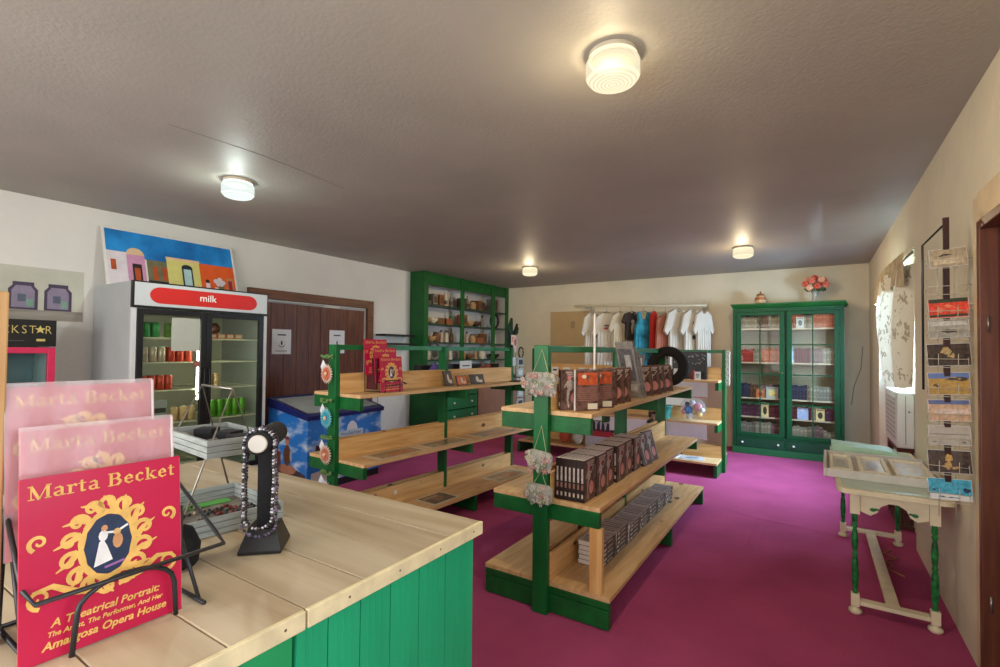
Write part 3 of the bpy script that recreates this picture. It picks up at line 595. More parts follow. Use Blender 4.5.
canm = {'green': M('can_green', rgb(64, 150, 92), 0.3, 0.25, 30, metal=0.2), 'lime': M('can_lime', rgb(104, 176, 60), 0.3, 0.2, 30, metal=0.2), 'red': M('can_red', rgb(196, 70, 54), 0.3, 0.25, 30, metal=0.2), 'silver': M('can_silver', rgb(200, 180, 172), 0.28, 0.15, 30, metal=0.4), 'beige': M('can_beige', rgb(206, 170, 130), 0.45, 0.2, 30), 'olive': M('can_olive', rgb(96, 132, 60), 0.35, 0.3, 30)}
canlid = M('can_lid', rgb(190, 190, 190), 0.3, 0.05, metal=0.8)
CAN = {}
def can(kind, x, y, z, label, group, h=0.125, r=0.031):
    key = (kind, h)
    if key not in CAN:
        t = thing('drink_can', label, 'can', (x, y, z), 0, group)
        m = MB(); m.lathe([(r * .8, 0), (r, 0.008), (r, h - 0.012), (r * .82, h)], 14, caps=True); m.build('can_body', canm[kind], t)
        m = MB(); m.lathe([(r * .8, h + 0.0002), (r * .8, h + 0.003), (r * .7, h + 0.002)], 14); m.build('can_lid', canlid, t)
        CAN[key] = t; return t
    return dup(CAN[key], (x, y, z), None, label, group)
cy = (FY0 + FY1) / 2; cx = FX - 0.115
rows = [('green', SHZ[4], [-0.50, -0.43, -0.36], 'green can at the left of the top refrigerator shelf'), ('olive', SHZ[4], [-0.26, -0.19], 'olive can beside the paper notice on the top refrigerator shelf'),
        ('silver', SHZ[3], [-0.51, -0.44, -0.375, -0.31], 'pale silvery can on the second refrigerator shelf'), ('red', SHZ[3], [-0.235, -0.165, -0.095], 'red can on the second refrigerator shelf beside the silvery cans'),
        ('red', SHZ[2], [-0.51, -0.445, -0.38, -0.315, -0.25], 'red can at the left of the third refrigerator shelf'), ('beige', SHZ[2], [0.08, 0.15], 'beige can alone on the third shelf behind the right door'),
        ('beige', SHZ[1], [-0.2, -0.13, -0.065], 'beige cup on the fourth refrigerator shelf near the light tube'), ('lime', SHZ[1] - 0.0, [0.12, 0.19, 0.26, 0.33, 0.40], 'lime green can on the fourth shelf behind the right door')]
for kind, z, ys_, lab in rows:
    for k, y in enumerate(ys_):
        for dx in ((0, -0.08) if kind in ('red', 'lime', 'green') else (0,)):
            can(kind, cx + dx, cy + y, z, lab + (', front rank' if dx == 0 and kind in ('red', 'lime', 'green') else ', rear rank' if dx else ''), lab.split(' can')[0] + ' cans ' + ('front' if dx == 0 else 'rear') + ' %d' % int(z * 100), 0.16 if kind == 'lime' else 0.125)
def carton(x, y, z, s, col, nm, lab, cat, grp=None):
    m = MB(); a, b, c = s; m.box(-a / 2, a / 2, -b / 2, b / 2, 0, c); m.box(a / 2, a / 2 + 0.0006, -b * .38, b * .38, c * .25, c * .8, 1)
    return tag(m.build(nm, [M(nm + '_%d_%d_%d' % tuple(int(q * 255) for q in col), col, 0.5, 0.2, 30), M('pale_print', rgb(214, 200, 180), 0.5, 0.2, 60)], None, (x, y, z), bevel=0.003), lab, cat, grp)
for k, y in enumerate((0.09, 0.17, 0.25, 0.33)): carton(cx, cy + y, SHZ[4], (0.1, 0.07, 0.045), rgb(206, 110, 84), 'snack_box', 'low salmon-coloured box on the top shelf behind the right door', 'box', 'salmon boxes in the refrigerator')
m = MB(); m.lathe([(0.02, 0), (0.042, 0.02), (0.044, 0.06), (0.02, 0.095), (0.012, 0.10)], 14); tag(m.build('round_bottle', M('dark_bottle', rgb(90, 40, 34), 0.25, 0.2), None, (cx, cy + 0.13, SHZ[4] + 0.0455)), 'small dark round bottle on the salmon boxes in the refrigerator', 'bottle')
m = MB(); m.box(-0.02, 0.02, -0.06, 0.06, 0, 0.19); m.rect((0.0204, 0, 0.1), UY, UZ, 0.05, 0.02, 1); tag(m.build('grey_box', [M('pale_blue_grey', rgb(170, 176, 186), 0.5), ink], None, (FX - 0.16, FY0 + 0.27, SHZ[1])), 'pale blue-grey box behind the left refrigerator door', 'box')

# poster leaning on top of the refrigerator
t = thing('street_print', 'colourful print of painted house fronts leaning on top of the refrigerator', 'print', (-5.22, 2.30, FH + 0.001), 0, rot=(0, -0.30, 0))
m = MB(); pw, ph = 1.17, 0.575; m.box(-0.012, 0, -pw / 2, pw / 2, 0, ph); m.build('board', M('print_board', rgb(226, 222, 216), 0.6), t)
e = 0.0008; m = MB(); T = lambda u, v: (u - pw / 2, v)
def R(u0, u1, v0, v1, mi, d=1): m.rect((e * d, (u0 + u1) / 2 - pw / 2, (v0 + v1) / 2), UY, UZ, (u1 - u0) / 2, (v1 - v0) / 2, mi)
R(0.02, 1.15, 0.30, 0.56, 0); R(0.02, 0.30, 0.02, 0.345, 1, 2); R(0.17, 0.315, 0.02, 0.33, 2, 3); m.poly([(e * 3, 0.17 - pw / 2 + 0.145 / 2 * (1 - math.cos(a)), 0.33 + 0.07 * math.sin(a)) for a in [PI * i / 10 for i in range(11)]][::-1], 3)
R(0.045, 0.085, 0.16, 0.26, 4, 4); R(0.21, 0.285, 0.03, 0.24, 5, 4); R(0.225, 0.27, 0.06, 0.2, 4, 5)
R(0.33, 0.50, 0.02, 0.30, 6, 3); R(0.375, 0.415, 0.1, 0.24, 4, 4); R(0.455, 0.495, 0.1, 0.24, 4, 4); R(0.33, 0.50, 0.06, 0.09, 5, 4)
R(0.50, 0.80, 0.02, 0.36, 7, 4); R(0.495, 0.805, 0.33, 0.36, 3, 5); R(0.63, 0.73, 0.05, 0.27, 8, 5); m.ell((e * 5, 0.68 - pw / 2, 0.27), UY, UZ, 0.05, 0.03, 12, 8); R(0.645, 0.715, 0.08, 0.25, 9, 6)
R(0.80, 1.15, 0.02, 0.34, 10, 3); R(1.06, 1.13, 0.02, 0.21, 11, 5); R(1.075, 1.115, 0.02, 0.18, 12, 6)
R(0.845, 0.885, 0.02, 0.13, 1, 5); m.ell((e * 5, 0.865 - pw / 2, 0.15), UY, UZ, 0.02, 0.02, 10, 5); R(0.93, 0.965, 0.02, 0.09, 1, 5); R(0.97, 1.03, 0.03, 0.11, 6, 5)
for (u, v) in ((0.95, 0.16), (0.99, 0.18), (1.02, 0.15), (0.97, 0.13), (1.0, 0.13)): m.ell((e * 6, u - pw / 2, v), UY, UZ, 0.026, 0.026, 9, 1)
m.build('picture', [M('print_sky', rgb(22, 108, 184), 0.5, 0.2, 4, tint2=rgb(40, 140, 210)), M('print_white', rgb(222, 210, 216), 0.6), M('print_pink', rgb(206, 146, 178), 0.6), M('print_sand', rgb(222, 188, 148), 0.6), M('print_orange_dark', rgb(176, 76, 30), 0.6, 0.2), M('print_dark', rgb(44, 32, 34), 0.6), M('print_olive', rgb(110, 106, 78), 0.6, 0.2), M('print_yellow', rgb(216, 206, 122), 0.6, 0.06), M('print_charcoal', rgb(38, 50, 56), 0.6), M('print_pale_blue', rgb(176, 204, 206), 0.6), M('print_orange', rgb(226, 92, 36), 0.6, 0.06), M('print_tan', rgb(190, 130, 80), 0.6), M('print_crimson', rgb(160, 34, 60), 0.6)], t)

# black drink cooler, partly behind the post
t = thing('drink_cooler', 'black-topped drink cooler with a pink-framed glass door at the far left', 'drink cooler', (-5.0, 1.04, 0))
m = MB(); m.box(-0.44, -0.03, -0.285, -0.255, 0.04, 1.44); m.box(-0.44, -0.03, 0.255, 0.285, 0.04, 1.44); m.box(-0.44, -0.41, -0.255, 0.255, 0.04, 1.44); m.box(-0.41, -0.03, -0.255, 0.255, 0.04, 0.25); m.build('cabinet', M('cooler_shell', rgb(176, 186, 190), 0.4), t)
m = MB(); m.box(-0.44, 0.01, -0.285, 0.285, 1.442, 1.645); 
for ch, yc in zip('ROCKSTR', (-0.115, -0.06, -0.003, 0.05, 0.10, 0.146, 0.237)): m.text(ch, 0.088, (0.0106, yc, 1.54), UY, UZ, 1, sx=0.82, bold=-0.001)
star = [(0.0108, 0.19 + (0.034 if i % 2 == 0 else 0.014) * math.sin(2 * PI * i / 10), 1.57 + (0.034 if i % 2 == 0 else 0.014) * math.cos(2 * PI * i / 10)) for i in range(10)]; m.poly(star[::-1], 1)
m.box(0.01, 0.0108, -0.27, 0.1, 1.483, 1.486, 2); m.box(0.01, 0.0112, 0.17, 0.22, 1.482, 1.50, 1)
m.build('sign_head', [black, M('sign_gold', rgb(206, 186, 110), 0.4), M('sign_grey', rgb(96, 96, 96), 0.5)], t, bevel=0.0)
m = MB(); w = 0.045; m.box(-0.028, 0.012, -0.283, -0.283 + w, 0.06, 1.435); m.box(-0.028, 0.012, 0.283 - w, 0.283, 0.06, 1.435); m.box(-0.028, 0.012, -0.283 + w, 0.283 - w, 1.435 - w, 1.435); m.box(-0.028, 0.012, -0.283 + w, 0.283 - w, 0.06, 0.12)
d = m.build('door', M('pink_frame', rgb(206, 46, 88), 0.35, 0.06), t, bevel=0.003); m = MB(); m.box(-0.012, -0.008, -0.283 + w, 0.283 - w, 0.12, 1.435 - w); m.build('pane', clear, d)
for z in (0.55, 0.85, 1.15):
    m = MB(); m.box(-0.40, -0.05, -0.25, 0.25, z - 0.006, z); m.build('shelf', M('cooler_shelf', rgb(196, 200, 196), 0.4), t)
m = MB(); m.box(-0.408, -0.402, -0.25, 0.25, 0.255, 1.43); m.build('liner', M('cooler_liner', rgb(126, 140, 150), 0.5), t)

# wall print with two purple shop fronts on a plank band
t = thing('wall_print', 'pale unframed print of purple shop fronts on the left wall', 'print', (XL + 0.002, 1.25, 1.66))
m = MB(); m.box(0, 0.003, -0.6, 0.37, 0, 0.44); m.build('sheet', M('faded_print', rgb(196, 194, 180), 0.7, 0.1, 4), t)
m = MB(); m.box(0.003, 0.0045, -0.6, 0.369, 0.002, 0.085); m.build('plank_band', wood('grey_plank', rgb(140, 130, 120), rgb(176, 168, 158), 'Y', 0.7, 0, 20), t)
for c in (-0.36, -0.02, 0.20):
    m = MB(); k = 0.09
    m.prism([(0.0047, c - k, 0.085), (0.0047, c + k, 0.085), (0.0047, c + k, 0.25), (0.0047, c + k * .72, 0.28), (0.0047, c + k * .72, 0.31), (0.0047, c - k * .72, 0.31), (0.0047, c - k * .72, 0.28), (0.0047, c - k, 0.25)], (0.002, 0, 0), 0)
    m.prism([(0.0068, c - k * .78, 0.10), (0.0068, c + k * .78, 0.10), (0.0068, c + k * .78, 0.24), (0.0068, c + k * .5, 0.28), (0.0068, c - k * .5, 0.28), (0.0068, c - k * .78, 0.24)], (0.0005, 0, 0), 1)
    m.rect((0.0076, c - k * .1, 0.18), UY, UZ, 0.025, 0.03, 2); m.rect((0.0076, c + k * .45, 0.14), UY, UZ, 0.02, 0.03, 3)
    m.build('shop_front', [M('purple_dark', rgb(72, 62, 84), 0.6), M('purple_grey', rgb(140, 128, 150), 0.6, 0.12), M('dusk_blue', rgb(90, 96, 116), 0.6), M('sage_print', rgb(120, 160, 140), 0.6)], t)

# ------------------------------------------------------------------ notices and bracket by the brown door
for (yc, zc, w, h, lab) in ((3.53, 1.525, 0.125, 0.15, 'white notice with a small anchor-like mark taped to the left door panel'), (4.345, 1.54, 0.125, 0.155, 'white notice taped to the right door panel behind the green shelf post')):
    m = MB(); m.box(0, 0.0015, -w, w, -h, h); m.rect((0.0018, 0, h * .55), UY, UZ, w * .45, 0.008, 1)
    m.ell((0.0018, 0, -h * .1), UY, UZ, 0.012, 0.03, 10, 1); m.ribbon([(-0.04, -h * .25), (-0.02, -h * .4), (0, -h * .44), (0.02, -h * .4), (0.04, -h * .25)], 0.008, (0.0018, 0, 0), UY, UZ, 1); m.rect((0.0018, 0, -h * .75), UY, UZ, w * .6, 0.004, 1)
    tag(m.build('door_notice', [paper, ink], None, (XL + 0.026, yc, zc)), lab, 'notice', 'notices on the brown door')
t = thing('wall_bracket', 'black metal bracket shelf frame on the white wall beside the hutch', 'bracket', (XL + 0.001, 5.3, 1.40))
m = MB(); m.box(0, 0.22, -0.36, -0.335, -0.1, 0.14); m.box(0, 0.22, -0.335, 0.38, 0.115, 0.14); m.build('lower_frame', black, t)
m = MB(); m.box(0, 0.2, -0.24, 0.38, 0.245, 0.272); m.build('upper_bar', black, t)
m = MB(); m.tube([(0, 0, 0), (0.0, 0.02, -0.3), (0.003, 0.0, -0.75), (0.0, 0.01, -1.2)], 0.006, 6); tag(m.build('wall_cable', M('cable_cream', rgb(190, 180, 160), 0.5), None, (XL + 0.008, 5.1, 1.25)), 'thin pale cable running down the white wall beside the hutch', 'cable')

# ------------------------------------------------------------------ ice-cream chest freezer
t = thing('chest_freezer', 'blue cloud-printed chest freezer with a sloping glass lid before the brown door', 'freezer', (-4.2, 3.03, 0), math.radians(3))
L_, Dp = 1.03, 0.62
sky = bpy.data.materials.new('sky_print'); sky.use_nodes = True; MATS['sky_print'] = sky
N = sky.node_tree.nodes; Lk = sky.node_tree.links; tc = N.new('ShaderNodeTexCoord'); mp = N.new('ShaderNodeMapping'); mp.inputs['Scale'].default_value = (1, 1, 1.8); no = N.new('ShaderNodeTexNoise'); no.inputs['Scale'].default_value = 4.2; no.inputs['Detail'].default_value = 6
cr = N.new('ShaderNodeValToRGB'); cr.color_ramp.elements[0].position = 0.50; cr.color_ramp.elements[1].position = 0.68; cr.color_ramp.elements[0].color = (*rgb(40, 116, 196), 1); cr.color_ramp.elements[1].color = (*rgb(206, 222, 236), 1)
Lk.new(tc.outputs['Object'], mp.inputs[0]); Lk.new(mp.outputs[0], no.inputs['Vector']); Lk.new(no.outputs['Fac'], cr.inputs[0]); Lk.new(cr.outputs[0], N['Principled BSDF'].inputs['Base Color']); N['Principled BSDF'].inputs['Roughness'].default_value = 0.35
m = MB(); m.prism([(0, 0, 0.08), (0, 0, 0.73), (-Dp, 0, 0.84), (-Dp, 0, 0.08)], (0, L_, 0), 0)
m.build('body', sky, t, bevel=0.006)
m = MB(); m.box(-Dp + 0.02, -0.02, 0.02, L_ - 0.02, 0, 0.0795); m.build('plinth', black, t)
m = MB(); navy = M('navy_trim', rgb(26, 34, 96), 0.35, 0.1)
m.prism([(0.02, -0.02, 0.731), (0.025, -0.02, 0.775), (-0.04, -0.02, 0.80), (-Dp + 0.03, -0.02, 0.93), (-Dp, -0.02, 0.93), (-Dp, -0.02, 0.842)], (0, 0.05, 0)); m.prism([(0.02, L_ - 0.03, 0.731), (0.025, L_ - 0.03, 0.775), (-0.04, L_ - 0.03, 0.80), (-Dp + 0.03, L_ - 0.03, 0.93), (-Dp, L_ - 0.03, 0.93), (-Dp, L_ - 0.03, 0.842)], (0, 0.05, 0))
m.prism([(0.02, 0.03, 0.731), (0.025, 0.03, 0.775), (-0.04, 0.03, 0.798), (-0.05, 0.03, 0.745)], (0, L_ - 0.06, 0)); m.box(-Dp, -Dp + 0.05, 0.03, L_ - 0.03, 0.842, 0.93)
m.build('lid_frame', navy, t, bevel=0.004)
for k, (a, b) in enumerate(((0.035, 0.53), (0.52, L_ - 0.035))):
    m = MB(); dz = 0.008 * k; m.prism([(-0.045, a, 0.79 + dz), (-0.045, a, 0.795 + dz), (-Dp + 0.05, a, 0.915 + dz), (-Dp + 0.05, a, 0.91 + dz)], (0, b - a, 0)); m.build('sliding_lid', M('lid_glass', rgb(196, 204, 206), 0.15, 0.05, trans=0.45), t)
m = MB(); m.prism([(-0.05, 0.036, 0.76), (-Dp + 0.055, 0.036, 0.87), (-Dp + 0.055, 0.036, 0.86), (-0.05, 0.036, 0.75)], (0, L_ - 0.072, 0)); m.build('inner_well', M('white_well', rgb(206, 206, 200), 0.5), t)
# printed scene on front and end: a brand plate, a man on a camel at the end
m = MB(); m.prism([(0.001, 0.40, 0.50), (0.001, 0.74, 0.50), (0.001, 0.74, 0.57), (0.001, 0.40, 0.57)], (0.002, 0, 0), 0); m.prism([(0.001, 0.50, 0.572), (0.001, 0.66, 0.572), (0.001, 0.64, 0.63), (0.001, 0.60, 0.665), (0.001, 0.56, 0.665), (0.001, 0.52, 0.63)], (0.002, 0, 0), 1)
m.ribbon([(0.42 + 0.0105 * i, 0.535 + 0.013 * math.sin(i * 1.9) + (0.012 if i in (3, 11, 19) else 0)) for i in range(29)], [0.005 + 0.003 * (i % 2) for i in range(29)], (0.0034, 0, 0), UY, UZ, 2); m.build('brand_plate', [M('plate_grey', rgb(186, 194, 204), 0.5), M('plate_cloud', rgb(214, 206, 206), 0.5), M('plate_ink', rgb(70, 66, 80), 0.5)], t)
m = MB(); m.rect((0.0012, 0.16, 0.42), UY, UZ, 0.06, 0.05, 0); m.rect((0.0012, 0.15, 0.30), UY, UZ, 0.06, 0.045, 1); m.rect((0.0016, 0.12, 0.36), UY, UZ, 0.05, 0.008, 2); m.poly([(0.001, 0.05, 0.1), (0.001, 0.95, 0.1), (0.001, 0.9, 0.19), (0.001, 0.5, 0.23), (0.001, 0.05, 0.2)], 2)
m.build('front_print', [M('print_maroon', rgb(70, 40, 40), 0.5, 0.3, 40), M('print_tan2', rgb(170, 120, 90), 0.5, 0.3, 40), M('print_dune', rgb(196, 186, 176), 0.5, 0.1)], t)
m = MB(); o_ = -0.0014
m.poly([(-0.02, o_, 0.1), (-0.02, o_, 0.19), (-0.2, o_, 0.24), (-0.4, o_, 0.22), (-0.6, o_, 0.2), (-0.6, o_, 0.1)], 0)
m.ell((-0.3, o_ * 1.4, 0.36), UX, UZ, 0.055, 0.11, 12, 1); m.ell((-0.3, o_ * 1.6, 0.50), UX, UZ, 0.032, 0.04, 12, 2); m.ell((-0.3, o_ * 1.8, 0.535), UX, UZ, 0.036, 0.018, 10, 3); m.ell((-0.24, o_ * 1.8, 0.36), UX, UZ, 0.02, 0.06, 10, 4); m.ell((-0.3, o_ * 1.3, 0.22), UX, UZ, 0.14, 0.05, 12, 2); m.rect((-0.45, o_ * 1.3, 0.3), UX, UZ, 0.05, 0.09, 3)
m.build('end_print', [M('print_dark_ground', rgb(70, 56, 60), 0.5, 0.3, 20), M('print_brown2', rgb(96, 60, 44), 0.5, 0.3, 40), M('print_skin', rgb(170, 116, 90), 0.5, 0.1), M('print_red_brown', rgb(120, 60, 44), 0.5, 0.2), M('print_grey2', rgb(150, 156, 170), 0.5)], t)

# ------------------------------------------------------------------ tall green hutch in the back-left corner
HX, HY0, HY1, HT = -5.165, 5.775, 8.285, 2.685
t = thing('wall_hutch', 'tall dark green hutch of open shelves reaching the ceiling in the back-left corner', 'hutch', (HX, HY0, 0))
dh = -XL + HX - 0.002; LN = HY1 - HY0; Z0 = 0.98
m = MB(); m.box(-dh, 0, 0, 0.025, Z0, HT); m.build('side_panel', green_hut, t); m = MB(); m.box(-dh, 0, LN - 0.025, LN, Z0, HT); m.build('side_panel', green_hut, t)
m = MB(); m.box(-dh, -dh + 0.008, 0.025, LN - 0.025, Z0, HT); m.build('back', M('hutch_back', rgb(206, 200, 192), 0.6, 0.05, 3), t)
m = MB(); m.box(-dh + 0.008, -0.0205, 0.025, LN - 0.025, HT - 0.02, HT); m.box(-0.02, 0.0, 0.025, LN - 0.025, 2.49, HT); m.build('top_fascia', green_hut, t, bevel=0.002)
m = MB(); m.box(-dh + 0.0081, -0.022, LN - 0.0295, LN - 0.0255, Z0 + 0.001, HT - 0.021); m.build('side_liner', M('hutch_back', rgb(206, 200, 192)), t)
ST = [(0.0, 0.10), (0.95, 1.05), (1.91, 2.03), (2.41, LN)]
for a, b in ST: m = MB(); m.box(0.0002, 0.02, a, b, Z0, 2.49 if 0 else HT); m.build('stile', green_hut, t, bevel=0.002)
HSH = [2.185, 1.875, 1.575, 1.28]
for z in HSH: m = MB(); m.box(-dh + 0.008, -0.001, 0.026, LN - 0.030, z - 0.02, z - 0.001); m.build('shelf', M('hutch_shelf', rgb(30, 70, 44), 0.45, 0.2), t)
# base cabinet with drawers
m = MB(); m.box(-dh, 0.46, 0.0, LN, 0.95, 0.979); m.box(-dh, 0.42, 0.02, 0.045, 0.0, 0.95); m.box(-dh, 0.42, LN - 0.045, LN - 0.02, 0, 0.95); m.box(-dh, -dh + 0.02, 0.045, LN - 0.045, 0, 0.95); m.box(-dh + 0.02, 0.42, 0.045, LN - 0.045, 0.02, 0.05); m.box(-dh + 0.02, 0.42, 0.86, 0.90, 0.05, 0.95)
m.build('base_cabinet', green_hut, t, bevel=0.003)
gd = M('drawer_green', rgb(16, 122, 76), 0.35, 0.1)
for k in range(4):
    m = MB(); m.box(0.422, 0.455, 0.05, 0.855, 0.10 + k * 0.21, 0.295 + k * 0.21); d = m.build('drawer', gd, t, bevel=0.004)
    for y in (0.22, 0.68): m = MB(); m.lathe([(0.008, 0), (0.008, 0.012), (0.018, 0.018), (0.016, 0.03), (0.006, 0.034)], 12, (0, 0, 0), 0, Matrix.Translation((0.4555, y, 0.20 + k * 0.21)) @ Matrix.Rotation(PI / 2, 4, 'Y')); m.build('knob', knobm, d)
m = MB(); m.box(0.422, 0.44, 0.905, LN - 0.05, 0.06, 0.94); m.build('cupboard_door', M('rosy_panel', rgb(150, 110, 90), 0.5, 0.15, 5), t)
pal = {'brown': rgb(120, 78, 46), 'dark brown': rgb(72, 46, 34), 'tan': rgb(176, 140, 96), 'grey': rgb(128, 122, 112), 'cream': rgb(206, 192, 166), 'rust': rgb(150, 84, 46), 'green': rgb(66, 96, 60), 'black': rgb(40, 36, 34), 'pinkish': rgb(190, 160, 140)}
def craft(kind, col, x, y, z, lab, grp, sc=1.0):
    m = MB(); mt = M('craft_' + col.replace(' ', '_'), pal[col], 0.6, 0.25, 25)
    m2 = M('craft_band', rgb(90, 66, 48), 0.6, 0.2)
    if kind == 'box': m.box(-.06 * sc, .06 * sc, -.05 * sc, .05 * sc, 0, .16 * sc); m.box(.06 * sc, .061 * sc, -.04 * sc, .04 * sc, .03 * sc, .12 * sc, 1)
    elif kind == 'wide box': m.box(-.07 * sc, .07 * sc, -.09 * sc, .09 * sc, 0, .09 * sc); m.box(-.072 * sc, .072 * sc, -.092 * sc, .092 * sc, .06 * sc, .066 * sc, 1)
    elif kind == 'bottle': m.lathe([(.03 * sc, 0), (.034 * sc, .02 * sc), (.034 * sc, .11 * sc), (.013 * sc, .16 * sc), (.011 * sc, .21 * sc), (.014 * sc, .215 * sc)], 12); m.lathe([(.0345 * sc, .03 * sc), (.0345 * sc, .09 * sc)], 12, mi=1)
    elif kind == 'bowl': m.lathe([(.03 * sc, 0), (.075 * sc, .04 * sc), (.085 * sc, .08 * sc), (.078 * sc, .08 * sc), (.06 * sc, .04 * sc), (.01 * sc, .015 * sc)], 16)
    elif kind == 'jar': m.lathe([(.04 * sc, 0), (.06 * sc, .03 * sc), (.06 * sc, .09 * sc), (.04 * sc, .115 * sc), (.045 * sc, .125 * sc)], 14); m.lathe([(.046 * sc, .126 * sc), (.04 * sc, .14 * sc), (.008 * sc, .15 * sc)], 14, mi=1)
    elif kind == 'plate': 
        for k in range(4): m.lathe([(.05 * sc, k * .016), (.085 * sc, k * .016 + .012), (.08 * sc, k * .016 + .014)], 16, mi=k % 2)
    elif kind == 'figurine': m.lathe([(.035 * sc, 0), (.03 * sc, .03 * sc), (.022 * sc, .12 * sc), (.012 * sc, .15 * sc)], 10); m.sph((0, 0, .165 * sc), .02 * sc, n=10, mi=1); m.sph((0, 0.025 * sc, .1 * sc), .014 * sc, n=8)
    elif kind == 'wreath': m.tube([(0, .11 * sc * math.cos(a), .12 * sc + .11 * sc * math.sin(a)) for a in [2 * PI * i / 20 for i in range(20)]], .018 * sc, 8, 0, True)
    elif kind == 'photo': m.box(-.008, .008, -.09 * sc, .09 * sc, 0, .22 * sc); m.rect((.0085, 0, .11 * sc), UY, UZ, .07 * sc, .09 * sc, 1)
    return tag(m.build(kind.replace(' ', '_') if kind not in ('box',) else 'wooden_box', [mt, m2], None, (x, y, z)), lab, {'box': 'box', 'wide box': 'box', 'plate': 'plates'}.get(kind, kind), grp)
bays = [('left', 0.12, 0.94), ('middle', 1.07, 1.90), ('right', 2.05, 2.40)]
stock = {(0, 'left'): [('plate', 'grey'), ('box', 'grey'), ('box', 'rust'), ('bottle', 'cream'), ('bottle', 'grey')], (0, 'middle'): [('box', 'dark brown'), ('bottle', 'grey'), ('jar', 'tan'), ('box', 'brown'), ('jar', 'dark brown')], (0, 'right'): [('photo', 'grey')],
 (1, 'left'): [('bowl', 'tan'), ('bowl', 'cream'), ('wide box', 'brown'), ('wide box', 'rust'), ('bottle', 'green')], (1, 'middle'): [('box', 'rust'), ('bowl', 'tan'), ('bowl', 'dark brown'), ('figurine', 'grey')], (1, 'right'): [('wreath', 'black')],
 (2, 'left'): [('figurine', 'brown'), ('bowl', 'tan'), ('jar', 'brown'), ('figurine', 'pinkish'), ('figurine', 'cream'), ('bottle', 'dark brown')], (2, 'middle'): [('figurine', 'cream'), ('figurine', 'pinkish'), ('jar', 'tan'), ('wide box', 'rust'), ('box', 'brown')], (2, 'right'): [('figurine', 'cream')],
 (3, 'left'): [('jar', 'cream'), ('wreath', 'grey'), ('jar', 'brown'), ('figurine', 'cream')], (3, 'middle'): [('jar', 'tan'), ('bowl', 'brown'), ('figurine', 'tan'), ('jar', 'cream')], (3, 'right'): [('bowl', 'black')]}
ordn = ['first', 'second', 'third', 'fourth', 'fifth', 'sixth']; shn = ['top', 'second', 'third', 'fourth']
for (r, bay), items in stock.items():
    nm, a, b = [q for q in bays if q[0] == bay][0]
    for k, (kind, col) in enumerate(items):
        y = HY0 + a + (b - a) * (k + 0.5) / len(items); sc = 1.0 if len(items) < 5 else 0.92
        craft(kind, col, HX - 0.125, y, HSH[r], '%s %s, %s from left, %s shelf, %s bay of the green hutch' % (col, 'stack of plates' if kind == 'plate' else kind, ordn[k], shn[r], bay), 'crafts on the hutch shelves', sc * 1.22)
# ------------------------------------------------------------------ slatted display units in pine and green
def shelf_unit(label, loc, rz, LEN=2.56, top_h=1.09, panels=False, upright=False, light=False):
    t = thing('display_shelf_unit', label, 'shelf unit', loc, rz, 'green and pine display units')
    ys_ = [0.0, LEN * 0.52, LEN]
    pg = green; bg = green_y
    for i, y in enumerate(ys_):
        y0 = y - 0.04 if i == 0 else y - 0.02
        m = MB(); m.box(-0.045, 0.045, y0, y0 + 0.038, 0, 1.48); m.build('post', pg, t, bevel=0.003)
        yb = y0 + 0.0385
        for (h, z0, z1) in ((0.28, top_h - 0.09, top_h), (0.33, 0.515, 0.60), (0.385, 0.005, 0.105), (0.385, 0.109, 0.145)):
            if i and z0 < 0.11 and z0 > 0.1: pass
            m = MB(); m.box(-h, h, yb, yb + 0.038, z0, z1); m.build('crossbar', bg, t, bevel=0.003)
    m = MB(); m.box(-0.02, 0.02, -0.002, LEN - 0.021, 1.44, 1.479); m.build('top_rail', M('rail_green', rgb(30, 118, 66), 0.4, 0.2, 10), t, bevel=0.003)
    for nm, h, z in (('top_shelf', 0.285, top_h), ('middle_shelf', 0.335, 0.60), ('bottom_shelf', 0.39, 0.145)):
        m = MB(); 
        for sg in (-1, 1):
            m.box(sg * 0.046, sg * h, 0.001, LEN * 0.5, z + 0.0005, z + 0.025); m.box(sg * 0.046, sg * h, LEN * 0.5 + 0.002, LEN + 0.04, z + 0.0005, z + 0.025)
        m.build(nm, pine_shelf, t, bevel=0.002)
        bh = 0.145
        for (a, b) in ((0.0, ys_[1] - 0.022), (ys_[1] + 0.02, LEN - 0.022)):
            m = MB(); m.box(0.022, 0.044, a + 0.004, b, z + 0.001, z + 0.025 + bh); m.box(-0.044, -0.022, a + 0.004, b, z + 0.001, z + 0.025 + bh); m.build('back_board', pine, t, bevel=0.002)
    if upright: m = MB(); m.box(0.275, 0.345, 0.002, 0.036, 0.171, 0.514); m.build('support_upright', pine_up, t, bevel=0.002)
    if panels:
        wp = M('white_panel', rgb(214, 214, 218), 0.6, 0.03)
        for z, h, x in ((top_h, 0.17, -0.27), (0.60, 0.17, -0.32)): m = MB(); m.box(x, x + 0.004, 0.12, LEN * 0.5, z - h - 0.005, z - 0.004); m.build('front_liner', wp, t)
    return t
IX, IY, IT = -1.28, 2.45, 1.116
shelf_unit('near green and pine shelf unit in the middle, filled with brown paperbacks', (IX, IY, 0), 0, 2.5, upright=True)
LUX, LUY, LRZ = -3.02, 2.42, math.radians(-3.6)
shelf_unit('left green and pine shelf unit behind the counter, nearly empty', (LUX, LUY, 0), LRZ, 2.25)
BUX, BUY = -0.94, 6.46
shelf_unit('back green and pine shelf unit standing crosswise beneath the hanging shirts', (BUX, BUY, 0), PI / 2, 2.6, panels=True)
MLU = Matrix.Translation((LUX, LUY, 0)) @ Matrix.Rotation(LRZ, 4, 'Z')
MBU = Matrix.Translation((BUX, BUY, 0)) @ Matrix.Rotation(PI / 2, 4, 'Z')
def LU(x, y, z): return MLU @ Vector((x, y, z))
def BU(x, y, z): return MBU @ Vector((x, y, z))

